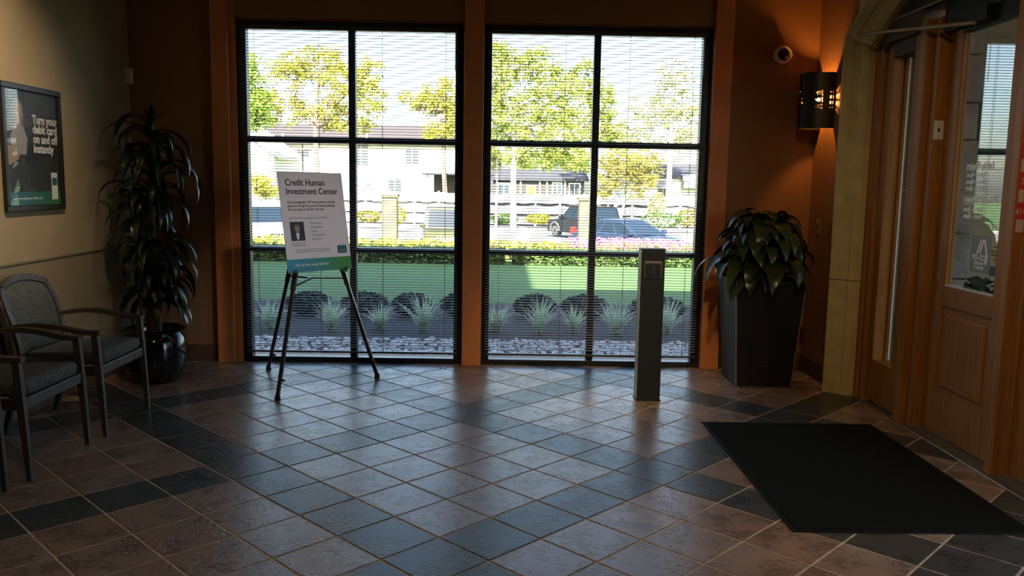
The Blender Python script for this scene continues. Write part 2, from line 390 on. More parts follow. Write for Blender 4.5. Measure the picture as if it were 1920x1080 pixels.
def rot45(p, c): return (c.x + ai.x * p[0] + aj.x * p[1], c.y + ai.y * p[0] + aj.y * p[1])
whole = {}
for k, mname in ((0, 'tile_tan'), (1, 'tile_slate')):
    mb = MB(); tile_geo(mb, [rot45(p, Vector((0, 0))) for p in base], (0, 0)); whole[k] = mb.mesh('floor_tile', M[mname])
cand = []
for i in range(-40, 40):
    for j in range(-40, 40):
        c = g0 + ai * T * (i + .5) + aj * T * (j + .5)
        if not (XL - .3 < c.x < 3.1 and YB < c.y < YF + .3): continue
        poly = [rot45(p, c) for p in base]
        full = all(XL < p[0] < 2.69 and YB < p[1] < YF + .05 for p in poly)
        if not full:
            for n, d in (((-1, 0), -XL), ((1, 0), 2.86), ((0, 1), YF + .05), ((0, -1), -YB)): poly = clip(poly, n, d) if len(poly) > 2 else []
            if len(poly) < 3: continue
            ar = abs(sum(poly[q][0] * poly[(q + 1) % len(poly)][1] - poly[(q + 1) % len(poly)][0] * poly[q][1] for q in range(len(poly)))) / 2
            if ar < 2e-4: continue
        dark = 1 if (i % 5 == 4 or j % 5 == 4) else 0
        pts = [px_of((p[0], p[1], 0)) for p in poly]; size = 0
        if all(pts):
            if any(-20 < q[0] < 1940 and 640 < q[1] < 1100 for q in pts):
                size = abs(sum(pts[q][0] * pts[(q + 1) % len(pts)][1] - pts[(q + 1) % len(pts)][0] * pts[q][1] for q in range(len(pts)))) / 2
        cand.append((size, i, j, c, poly, full, dark))
cand.sort(key=lambda t: -t[0])
rest = MB()
for k, (size, i, j, c, poly, full, dark) in enumerate(cand):
    if size > 0 and k < 300:
        dz = random.uniform(-.0004, .0004)
        if full: place('floor_tile', whole[dark], fl, (c.x, c.y, dz))
        else:
            mb = MB(); tile_geo(mb, poly, (c.x, c.y)); mb.build('floor_tile', M['tile_slate' if dark else 'tile_tan'], fl, (c.x, c.y, dz))
    else:
        rest.m(dark); tile_geo(rest, poly, (0, 0))
tag(rest.build('floor_tiles_beyond', [M['tile_tan'], M['tile_slate']], fl), kind='stuff')

# ---- walls and ceiling
WX = [(-2.20, -.335), (-.185, 1.70)]                    # window openings in the wall
WB, WT = 0.0, 2.83
w = MB()
w.box(XL - .2, WX[0][0], YF, YF + .28, -.2, ZC); w.box(WX[0][1], WX[1][0], YF, YF + .28, -.2, ZC); w.box(WX[1][1], XR + .3, YF, YF + .28, -.2, ZC)
w.box(WX[0][0], WX[0][1], YF, YF + .28, WT, ZC); w.box(WX[1][0], WX[1][1], YF, YF + .28, WT, ZC)
w.box(WX[0][0], WX[0][1], YF + .1, YF + .28, -.2, .02); w.box(WX[1][0], WX[1][1], YF + .1, YF + .28, -.2, .02)
tag(w.build('wall_front', M['terracotta_paint']), 'brown terracotta window wall around the two tall windows', 'wall', kind='structure')
lw = MB().box(XL - .2, XL, YB, YF, -.2, ZC).build('wall_left', M['left_wall_paint'])
tag(lw, 'olive tan painted wall behind the waiting chairs', 'wall', kind='structure')
MB().box(XL, XL + .006, YB, YF, 0, .985).build('wainscot', M['wainscot_paint'], lw)
MB().box(XL, XL + .016, YB, YF, .985, 1.005, .004).build('chair_rail', M['wainscot_paint'], lw)
rw = MB(); rw.box(XR, XR + .35, 6.28, YF, -.2, ZC); rw.box(XR, XR + .35, YB, 2.55, -.2, ZC); rw.box(XR, XR + .35, 2.55, 6.28, 3.12, ZC)
tag(rw.build('wall_right', M['terracotta_paint']), 'orange terracotta entrance wall carrying the lit wall lamp', 'wall', kind='structure')
tag(MB().box(XL - .2, XR + .35, YB - .2, YB, -.2, ZC).build('wall_back', M['left_wall_paint']), 'tan wall at the back of the lobby', 'wall', kind='structure')
tag(MB().box(XL - .2, XR + .35, YB - .2, YF + .28, ZC, ZC + .2).build('ceiling', M['ceiling_paint']), 'plain cream lobby ceiling', 'ceiling', kind='structure')
# the building above and around the lobby: it shades the lawn, and the slab is extended to darken the porch
tag(MB().box(-9, 3.0, -6, 7.75, 3.9, 4.05).box(3.0, 7.0, -9.0, 7.75, 3.9, 4.05).box(7.0, 12, 6.0, 7.75, 3.9, 4.05).build('roof', M['shell_dark']), 'flat roof slab of the lobby building, extended unseen over the porch for shade', 'roof', kind='structure')
tag(MB().box(-16, .12, -5, 7.3, 4.05, 8.3).build('roof_tower', M['shell_dark']), 'tall upper storey of the building over the lobby', 'roof', kind='structure')
tag(MB().box(-16, XL - .2, -5, 7.3, -.2, 3.9).build('wall_neighbour', M['shell_dark']), 'further rooms of the building beyond the tan wall', 'wall', kind='structure')

# ---- trims round the windows, baseboards
for k, (a, b, lab) in enumerate(((-2.39, -2.25, 'orange brown trim post at the edge of the window nearest the tall dracaena'),
                                 (-.335, -.175, 'orange brown post standing between the two tall windows'),
                                 (1.70, 1.85, 'orange brown trim post between window and leafy square planter'))):
    t = MB().box(a, b, 6.94, YF + .02, 0, ZC, .006)
    if k == 0: t.box(-2.25, -2.2, 6.985, YF + .05, 0, ZC)
    tag(t.build('trim_%d' % (k + 1), M['trim_orange']), lab, 'trim', kind='structure')
tag(MB().box(-2.2, 1.7, 6.975, YF + .02, 2.84, ZC, .004).build('trim_4', M['terracotta_paint']), 'dark brown header panel above both windows', 'trim', kind='structure')
tag(MB().box(XL, -2.39, YF - .018, YF, 0, .14, .004).build('baseboard_front', M['baseboard_brown']), 'brown baseboard behind the dracaena pot', 'baseboard', kind='structure')
tag(MB().box(1.85, XR, YF - .018, YF, 0, .14, .004).build('baseboard_corner', M['baseboard_brown']), 'brown baseboard behind the square planter', 'baseboard', kind='structure')
tag(MB().box(XR - .018, XR, 6.28, YF, 0, .14, .004).build('baseboard_right', M['baseboard_brown']), 'short brown baseboard beside the pale stone casing', 'baseboard', kind='structure')
tag(MB().box(XL, XL + .02, YB, YF, 0, .14, .004).build('baseboard_left', M['baseboard_brown']), 'brown baseboard behind the waiting chairs', 'baseboard', kind='structure')

# ---- windows: dark frames, six panes each
ROWS = [(.045, .94), (.985, 1.852), (1.902, 2.765)]
def window(n, x0, x1, xm, label):
    t = empty('window_%d' % n, ((x0 + x1) / 2, YF, 0)); tag(t, label, 'window', kind='structure')
    cx = (x0 + x1) / 2; f = MB(); y0, y1 = 0.0, .085
    gl, gr = x0 + .075, x1 - .075
    f.box(x0 - cx, gl - cx, y0, y1, 0, WT, .004); f.box(gr - cx, x1 - cx, y0, y1, 0, WT, .004)
    f.box(gl - cx, gr - cx, y0, y1, ROWS[2][1], WT, .004); f.box(gl - cx, gr - cx, y0, y1, 0, ROWS[0][0], .004)
    f.build('window_frame', M['bronze_frame'], t)
    MB().box(xm - .029 - cx, xm + .029 - cx, y0 + .006, y1, ROWS[0][0], ROWS[2][1], .004).build('mullion', M['bronze_frame'], t)
    for zz in (0, 1):
        for a, b in ((gl, xm - .029), (xm + .029, gr)):
            MB().box(a - cx, b - cx, y0 + .01, y1, ROWS[zz][1], ROWS[zz + 1][0], .004).build('glazing_bar', M['bronze_frame'], t)
    for a, b in ((gl, xm - .029), (xm + .029, gr)):
        for z0, z1 in ROWS:
            MB().box(a - cx, b - cx, .052, .058, z0, z1).build('pane', M['window_glass'], t)
    return t
window(1, WX[0][0], WX[0][1], -1.262, 'dark framed six pane window behind the easel')
window(2, WX[1][0], WX[1][1], .757, 'dark framed six pane window behind the dark push-button post')

# ---- blinds
def slat_mesh(wd):
    mb = MB(); n = 5; d = .0245; top = []; bot = []
    for i in range(n):
        u = i / (n - 1) - .5; z = .0034 * (1 - 4 * u * u); top.append((u * d, z)); bot.append((u * d, z - .0007))
    mb.prism(top + bot[::-1], 'x', -wd / 2, wd / 2)
    return mb.mesh('slat', M['slat_white'])
def blind(x0, x1, label):
    wd = x1 - x0 - .03; t = empty('window_blind', ((x0 + x1) / 2, 6.997, 0)); tag(t, label, 'blind', 'horizontal blinds hanging in the windows')
    t['group'] = 'horizontal blinds hanging in the windows'
    MB().box(-wd / 2, wd / 2, -.016, .016, 2.755, 2.79, .003).build('headrail', M['rail_dark'], t)
    me = slat_mesh(wd); z = 2.742; n = 0
    while z > .115:
        place('slat', me, t, (random.uniform(-.0015, .0015), 0, z), (radians(1.2 + random.uniform(-1, 1)), 0, 0)); z -= .02265; n += 1
    MB().box(-wd / 2, wd / 2, -.013, .013, .088, .106, .003).build('bottom_rail', M['rail_dark'], t)
    for k in range(4):
        x = -wd / 2 + wd * (.06 + .88 * k / 3)
        c = MB(); c.box(x - .0012, x + .0012, -.0135, -.0115, .1, 2.76); c.box(x - .0012, x + .0012, .0115, .0135, .1, 2.76)
        c.build('ladder_cord', M['cord'], t)
    MB().tube([(wd / 2 - .03, -.02, 2.75), (wd / 2 - .03, -.02, 2.45)], .003, 6).build('tilt_wand', M['rail_dark'], t)
    return t
blind(WX[0][0] + .03, WX[0][1] - .03, 'open white horizontal blind in the window behind the easel')
blind(WX[1][0] + .03, WX[1][1] - .03, 'open white horizontal blind in the window behind the push-button post')

# ================================================================ ENTRANCE on the right wall
ALPHA = radians(28); ZK = 2.70; YO = 6.32; YEND = 5.55
# door-surround moulding: prof is (x, d) with d measured from the outer edge into the opening; up the jamb, then along the slope
def jamb_piece(prof, za, zb):
    mb = MB(); lo = [(x, YO - d, za) for x, d in prof]
    if zb is None: hi = [(x, YO - d, ZK - d * cos(ALPHA) + (d - d * sin(ALPHA)) / cos(ALPHA) * sin(ALPHA)) for x, d in prof]
    else: hi = [(x, YO - d, zb) for x, d in prof]
    n = len(prof); mb.add(lo + hi, [tuple(range(n)), tuple(range(2 * n - 1, n - 1, -1))] + [(i, n + i, n + (i + 1) % n, (i + 1) % n) for i in range(n)])
    return mb
def slope_piece(prof):
    mb = MB(); a = []; b = []
    for x, d in prof:
        s = (d - d * sin(ALPHA)) / cos(ALPHA); z = ZK - d * cos(ALPHA) + s * sin(ALPHA); a.append((x, YO - d, z))
        y2 = YEND; b.append((x, y2, z + (YO - d - y2) * tan(ALPHA)))
    n = len(prof); mb.add(a + b, [tuple(range(n)), tuple(range(2 * n - 1, n - 1, -1))] + [(i, n + i, n + (i + 1) % n, (i + 1) % n) for i in range(n)])
    return mb
def flat_piece(prof):
    mb = MB(); a = []; b = []
    for x, d in prof:
        s = (d - d * sin(ALPHA)) / cos(ALPHA); z = ZK - d * cos(ALPHA) + s * sin(ALPHA) + (YO - d - YEND) * tan(ALPHA); a.append((x, YEND, z)); b.append((x, 2.6, z))
    n = len(prof); mb.add(a + b, [tuple(range(n)), tuple(range(2 * n - 1, n - 1, -1))] + [(i, n + i, n + (i + 1) % n, (i + 1) % n) for i in range(n)])
    return mb
STONE = [(2.70, 0), (2.565, 0), (2.545, .012), (2.475, .07), (2.478, .085), (2.525, .125), (2.532, .122), (2.575, .165), (2.578, .178), (2.612, .21), (2.70, .21)]
cas = empty('trim_5', (0, 0, 0)); tag(cas, 'pale yellow stone casing framing the entrance beside the wall lamp', 'casing', kind='structure')
for za, zb in ((0, .868), (.874, None)): fix_normals(jamb_piece(STONE, za, zb).build('stone_block', M['stone_casing'], cas))
fix_normals(slope_piece(STONE).build('stone_block', M['stone_casing'], cas)); fix_normals(flat_piece(STONE).build('stone_block', M['stone_casing'], cas))
WOODP = [(2.86, .215), (2.655, .215), (2.655, .25), (2.672, .258), (2.672, .30), (2.69, .31), (2.86, .31)]
fr = empty('trim_6', (0, 0, 0)); tag(fr, 'red brown wooden door frame inside the stone casing', 'door frame', kind='structure')
fix_normals(jamb_piece(WOODP, 0, None).build('jamb', M['door_wood'], fr)); fix_normals(slope_piece(WOODP).build('sloping_head', M['door_wood_dark'], fr)); fix_normals(flat_piece(WOODP).build('head', M['door_wood_dark'], fr))
MB().box(2.655, 2.86, 5.385, 5.47, 0, 2.62, .006).build('mullion_post', M['door_wood'], fr)
MB().box(2.70, 2.86, 5.31, 5.384, 0, 2.62, .005).build('mullion_post', M['door_wood'], fr)
MB().box(2.690, 2.80, 4.375, 4.445, 0, 2.70, .006).build('centre_post', M['door_wood'], fr)
MB().box(2.70, 2.86, 2.6, 6.0, 2.70, 2.86, .005).build('transom_beam', M['door_wood_dark'], fr)
MB().box(2.72, 2.82, 4.85, 5.31, 2.52, 2.70, .004).build('door_head', M['operator_metal'], fr)
MB().box(2.66, 2.92, 2.6, 6.1, -.012, .004, .003).build('threshold', M['plate_metal'], fr)
MB().box(2.66, 2.86, 5.47, 6.0, 2.56, 2.70, .004).build('sidelight_head', M['door_wood_dark'], fr)
MB().box(2.79, 2.80, 2.6, 5.99, 2.86, 3.3).build('pane', M['door_glass'], fr)
MB().box(2.795, 2.801, 2.6, 5.31, 2.612, 2.70).build('pane', M['door_glass'], fr)
# sidelight: fixed narrow light with a solid foot
sl = empty('window_3', (2.70, 5.75, 0)); tag(sl, 'narrow wooden sidelight between stone casing and glass door', 'sidelight', kind='structure')
MB().box(0, .12, .175, .26, .02, 2.56, .004).build('stile', M['door_wood'], sl); MB().box(0, .12, -.28, -.13, .02, 2.56, .004).build('stile', M['door_wood'], sl)
MB().box(0, .12, -.13, .175, .02, .30, .004).build('foot_panel', M['door_wood'], sl)
MB().box(.0, .13, -.13, .175, .30, .32, .003).build('window_sill', M['door_wood'], sl); MB().box(0, .12, -.13, .175, 2.46, 2.56, .004).build('top_rail', M['door_wood_dark'], sl)
MB().box(.112, .118, -.13, .175, .32, 2.46).build('pane', M['door_glass'], sl)
MB().box(.085, .11, .155, .175, .32, 2.46, .003).build('glazing_bead', M['door_wood'], sl)
MB().box(.10, .112, .146, .155, .32, 2.46).build('white_strip', M['white_plastic'], sl)  # thin white strip along one edge of the sidelight pane

def door(name, y0, y1, hinge, label, decals):
    """leaf in the plane x = 2.77..2.82 from y0 (far) down to y1"""
    t = empty(name, (2.77, y0, 0)); tag(t, label, 'door', kind='structure'); W = y0 - y1
    st = .147; gz0, gz1 = .955, 2.498
    MB().box(0, .05, -st, 0, .012, 2.61, .004).build('stile', M['door_wood'], t)
    MB().box(0, .05, -W, -W + st, .012, 2.61, .004).build('stile', M['door_wood'], t)
    MB().box(0, .05, -W + st, -st, .012, .27, .004).build('bottom_rail', M['door_wood'], t)
    MB().box(0, .05, -W + st, -st, .83, gz0, .004).build('lock_rail', M['door_wood'], t)
    MB().box(0, .05, -W + st, -st, gz1, 2.61, .004).build('top_rail', M['operator_metal'], t)
    p = MB().box(.012, .04, -W + st, -st, .27, .83).build('panel', M['door_wood'], t)
    MB().prism([(-W + st + .05, .32), (-st - .05, .32), (-st - .05, .78), (-W + st + .05, .78)], 'x', .001, .03, .010).build('raised_field', M['door_wood'], p)
    for a, b, c, d in ((-st - .012, -st, gz0, gz1), (-W + st, -W + st + .012, gz0, gz1)): MB().box(.004, .022, a, b, c, d, .002).build('glazing_bead', M['door_wood'], t)
    MB().box(.004, .022, -W + st, -st, gz0, gz0 + .012, .002).build('glazing_bead', M['white_plastic'], t)
    g = MB().box(.027, .033, -W + st, -st, gz0, gz1).build('pane', M['door_glass'], t)
    return t, g
d1, g1 = door('door_1', 5.31, 4.48, 0, 'glazed wooden entrance door with mirrored white lettering on its glass', True)
d2, g2 = door('door_2', 4.36, 3.53, 1, 'wooden entrance door leaf cut off by the picture edge', False)
MB().box(-.035, -.005, -.10, -.06, .90, 1.30, .008).build('push_pull_handle', M['black_metal'], d2)
# lettering stands on the outer side of the glass, so it reads reversed from the lobby (x runs towards +y here)
def dec(body, y, z, size, name='lettering', m='decal_white', xs=.9, al='CENTER', bold=.02):
    return lettering(body, size, d1, (.024, y, z), M[m], name, rot=(pi / 2, 0, pi / 2), align=al, bold=bold, ext=.0004, xs=xs)
Yr = -.255
def rdec(body, z, size): return dec(body, Yr, z, size, al='RIGHT')
rdec('Lobby Hours', 1.679, .058)
MB().box(.0235, .0245, Yr - .36, Yr, 1.671, 1.675).build('rule', M['decal_white'], d1)
for s, z in (('9a.m. - 4p.m.', 1.632), ('9a.m. - 6p.m.', 1.592), ('9a.m. - 3p.m.', 1.552)): rdec(s, z, .042)
rdec('Drive-up Hours', 1.483, .058)
MB().box(.0235, .0245, Yr - .36, Yr, 1.470, 1.474).build('rule', M['decal_white'], d1)
for s, z in (('7a.m. - 7p.m.', 1.428), ('9a.m. - 3p.m.', 1.388)): rdec(s, z, .042)
sq = MB().box(.0225, .0235, -.586, -.381, 1.075, 1.29).build('shared_branch_decal', M['decal_grey'], d1); tag(sq, 'grey square decal with white striped emblem')
lg = MB(); DY, DZ = -.146, .05
def stripe(pts): lg.add([(.0215, y + DY, z + DZ) for y, z in pts] + [(.0225, y + DY, z + DZ) for y, z in pts], [tuple(range(len(pts))), tuple(range(2 * len(pts) - 1, len(pts) - 1, -1))] + [(i, len(pts) + i, len(pts) + (i + 1) % len(pts), (i + 1) % len(pts)) for i in range(len(pts))])
for k in range(2):                                      # two slanted strokes meeting a folded third
    o = .026 * k
    stripe([(-.292 - o, 1.135), (-.308 - o, 1.135), (-.344 - o, 1.220), (-.328 - o, 1.220)])
stripe([(-.362, 1.220), (-.378, 1.220), (-.412, 1.118), (-.396, 1.118)])
stripe([(-.396, 1.118), (-.412, 1.118), (-.398, 1.070), (-.382, 1.088)])
lg.build('emblem', M['decal_white'], sq)
for s, z, sz in (('CO-OP', 1.098, .044), ('SHARED', 1.070, .026), ('BRANCH', 1.044, .026)):
    lettering(s, sz, sq, (.0215, -.325 + DY, z + DZ), M['decal_white'], rot=(pi / 2, 0, pi / 2), align='CENTER', bold=.03, ext=.0003)
SY, SZ = -.650, 1.20
cs = MB().lathe([(.066, .0215), (.066, .0225)], 28, (0, SY, SZ), 'x').build('caution_sticker', M['sticker_yellow'], d1); tag(cs, 'round yellow caution sticker above a dark blue strip')
MB().box(.0205, .0212, SY - .062, SY + .062, SZ - .017, SZ + .017).build('band', M['ink'], cs)
lettering('CAUTION', .026, cs, (.0200, SY, SZ - .009), M['sticker_yellow'], rot=(pi / 2, 0, pi / 2), align='CENTER', bold=.02, ext=.0003)
lettering('AUTOMATIC', .017, cs, (.0210, SY, SZ + .030), M['ink'], rot=(pi / 2, 0, pi / 2), align='CENTER', bold=.02, ext=.0003)
lettering('DOOR', .022, cs, (.0210, SY, SZ - .045), M['ink'], rot=(pi / 2, 0, pi / 2), align='CENTER', bold=.02, ext=.0003)
MB().box(.0225, .0235, SY - .03, SY + .065, 1.07, 1.125).build('blue_strip', M['sticker_blue'], d1)
# height tape on the centre post
ht = empty('height_tape', (2.722, 4.374, 1.33)); tag(ht, 'red and tan height marker tape stuck on the wooden centre post', 'tape')
MB().box(-.022, .024, -.0008, 0, 0, .72).build('strip', M['tape_red'], ht)
for k in range(9):
    z = .006 + .079 * k
    if k in (1, 3, 5): continue
    MB().box(-.019, .022, -.0014, -.0006, z, z + .068).build('cell', M['tape_cell'], ht)
lettering('4½', .045, ht, (0, -.0014, .022 + .079), M['tape_cell'], align='CENTER', bold=.02, ext=.0002); lettering('5', .045, ht, (0, -.0014, .022 + .079 * 3), M['tape_cell'], align='CENTER', bold=.02, ext=.0002)
# door operator and stay rod
op = empty('door_operator', (2.69, 5.1, 2.55)); tag(op, 'dark metal door closer housing above the glazed door', 'door closer')
MB().box(-.03, .03, -.25, .9, .155, .30, .006).build('housing', M['operator_metal'], op)
MB().bar((-.035, .88, .152), (-.035, -.25, .152), .012, .012).build('edge_strip', M['rod_tan'], op)
MB().bar((-.01, -.2, .16), (.05, -.75, .13), .03, .035).build('closer_arm', M['operator_metal'], op)
MB().ball((-.034, .80, .19), .010, 6).build('bolt', M['chrome'], op)
ro = MB().tube([(2.49, 6.03, 2.625), (2.54, 5.75, 2.60), (2.70, 4.93, 2.512)], .013, 10)
rr = ro.build('stay_rod', M['rod_tan'], smooth=True); tag(rr, 'thin tan rod running from the stone casing to the door head', 'rod')
MB().lathe([(.018, -.006), (.018, .006)], 12, (2.487, 6.045, 2.626), 'y').build('end_bracket', M['white_plastic'], rr)
# plates
def wall_plate(name, label, loc, rz, sx, sz, slot, m):
    t = empty(name, loc, rz); tag(t, label, 'switch')
    MB().box(-sx / 2, sx / 2, -.006, 0, -sz / 2, sz / 2, .002).build('plate', M[m], t)
    MB().box(-slot[0] / 2, slot[0] / 2, -.0075, -.004, -slot[1] / 2, slot[1] / 2).build('slot', M['ink'], t)
    for s in (-1, 1): MB().lathe([(.003, -.0072), (.003, -.004)], 8, (0, 0, s * sz * .38), 'y').build('screw', M['chrome'], t)
wall_plate('door_switch', 'ivory switch plate with small dark slot on the dark door frame', (2.735, 5.309, 1.925), 0, .062, .118, (.014, .022), 'white_plastic')
wall_plate('wall_outlet', 'small tan wall plate between corner and stone casing', (XR - .0005, 6.80, 1.24), -pi / 2, .075, .115, (.03, .05), 'ivory_plastic')
# ================================================================ THINGS IN THE LOBBY
# ---- wall lamp with pierced half-round shade
def wall_lamp():
    t = empty('wall_lamp', (XR, 6.76, 2.235)); tag(t, 'black pierced half-round wall lamp glowing orange in the corner', 'wall lamp')
    ry, rx, h = .135, .225, .43; na, nv = 52, 58; mb = MB()
    P = lambda a, v: (-rx * sin(pi * a / na), ry * cos(pi * a / na), -h / 2 + h * v / nv)
    holes = set()
    for a in range(na):
        for v in range(nv):
            u = a - na // 2
            k = v - nv // 2
            if (k in (9, 10) and -4 <= u <= 0) or (k in (-2, -3) and u in (-2, -1, 3, 4)) or (k in (2,) and u in (-2, 3)) or any(abs(k - c) <= (u - 14) * .6 for c in (7, 0, -7) if 15 <= u <= 18) or (u in (23, 24) and abs(k) in (2, 3, 4, 8)): holes.add((a, v))
    for a in range(na):
        for v in range(nv):
            if (a, v) not in holes: mb.quad(P(a, v), P(a, v + 1), P(a + 1, v + 1), P(a + 1, v))
    o = mb.build('shade', M['black_metal'], t); md = o.modifiers.new('thick', 'SOLIDIFY'); md.thickness = .004
    MB().box(-.010, -.001, -.09, .09, -.12, .12, .002).build('back_plate', M['black_metal'], t)
    MB().tube([(-.005, 0, -.03), (-.10, 0, -.03)], .012, 8).build('arm', M['black_metal'], t)
    MB().ball((-.10, 0, .02), .032, 8, (1, 1, 1.3)).build('bulb', mat('bulb_glow', (1, .5, .15), .4, emit=(1, .36, .07), estr=520), t, smooth=True)
    return t
wall_lamp()
# ---- dome camera
dc = empty('dome_camera', (2.255, YF, 2.62)); tag(dc, 'white security camera with black dome on the orange corner wall', 'camera')
MB().lathe([(.055, 0), (.062, -.012), (.060, -.05), (.072, -.058), (.072, -.10), (.066, -.106), (.052, -.104)], 28, (0, 0, 0), 'y').build('housing', M['white_plastic'], dc, smooth=True)
MB().ball((0, -.092, 0), .052, 10, (1, .75, 1)).build('dome', M['dome_black'], dc, smooth=True)
# ---- motion sensor on the left wall
ms = empty('motion_sensor', (XL, 6.96, 2.36)); tag(ms, 'small white motion sensor high on the tan wall near the corner', 'sensor')
MB().box(0, .045, -.035, .035, -.065, .065, .006).build('case', M['white_plastic'], ms)
MB().box(.044, .048, -.022, .022, -.045, .005, .002).build('lens', M['print_white'], ms)
# ---- framed poster: x runs along +y of the room, front towards the lobby
fp = empty('framed_poster', (XL, 5.532, 1.317), pi / 2); tag(fp, 'black framed poster of a woman about a debit card above the chairs', 'poster')
PW, PH = .345, .80
for a, b, c, d in ((-PW, PW, 0, .038), (-PW, PW, PH - .038, PH), (-PW, -PW + .038, .038, PH - .038), (PW - .038, PW, .038, PH - .038)):
    MB().box(a, b, -.028, -.004, c, d, .005).build('frame_moulding', M['black_metal'], fp)
pr = MB().box(-PW + .036, PW - .036, -.010, -.004, .036, PH - .036).build('print', M['print_dark'], fp)
MB().box(-PW + .038, PW - .038, -.0112, -.0102, .038, .125).build('colour_band', M['poster_band'], pr)
lettering('Turn your\ndebit card\non and off\ninstantly', .078, pr, (.005, -.0112, .565), M['print_white'], bold=.03, ext=.0003, lines=.80, xs=.92)
lettering('Learn more about your debit card', .024, pr, (-.26, -.0118, .075), M['print_white'], ext=.0002)
def disc_poly(mb, pts, y=-.0112, t=.0008):
    n = len(pts); mb.add([(x, y, z) for x, z in pts] + [(x, y + t, z) for x, z in pts], [tuple(range(n)), tuple(range(2 * n - 1, n - 1, -1))] + [(i, n + i, n + (i + 1) % n, (i + 1) % n) for i in range(n)]); return mb
def oval(cx, cz, rx, rz, n=18, ph=0): return [(cx + rx * cos(2 * pi * i / n + ph), cz + rz * sin(2 * pi * i / n + ph)) for i in range(n)]
fw = MB(); disc_poly(fw, [(-.22, .66), (-.19, .70), (-.14, .71), (-.10, .68), (-.09, .60), (-.11, .52), (-.10, .45), (-.15, .42), (-.20, .47), (-.21, .56)], -.0108)
fw.build('figure_hair', M['print_hair'], pr)
fw = MB(); disc_poly(fw, oval(-.145, .63, .040, .055), -.0113); disc_poly(fw, [(-.165, .60), (-.125, .60), (-.12, .54), (-.17, .54)], -.0112); disc_poly(fw, [(-.30, .40), (-.27, .42), (-.16, .36), (-.17, .33), (-.27, .29), (-.30, .31)], -.0113)
fw.build('figure_skin', M['print_skin'], pr)
fw = MB(); disc_poly(fw, [(-.20, .54), (-.10, .54), (-.06, .46), (-.08, .36), (-.24, .36), (-.25, .47)], -.0110); fw.build('figure_blouse', M['print_cloth'], pr)
ph = MB(); disc_poly(ph, [(.20, .07), (.275, .07), (.275, .25), (.20, .25)], -.0118); ph.build('printed_phone', M['print_white'], pr)
MB().box(.207, .268, -.0124, -.0117, .165, .215).build('phone_screen', M['print_teal'], pr)
MB().box(-PW + .036, PW - .036, -.0175, -.0155, .036, PH - .036).build('glass', M['print_glass'], fp)

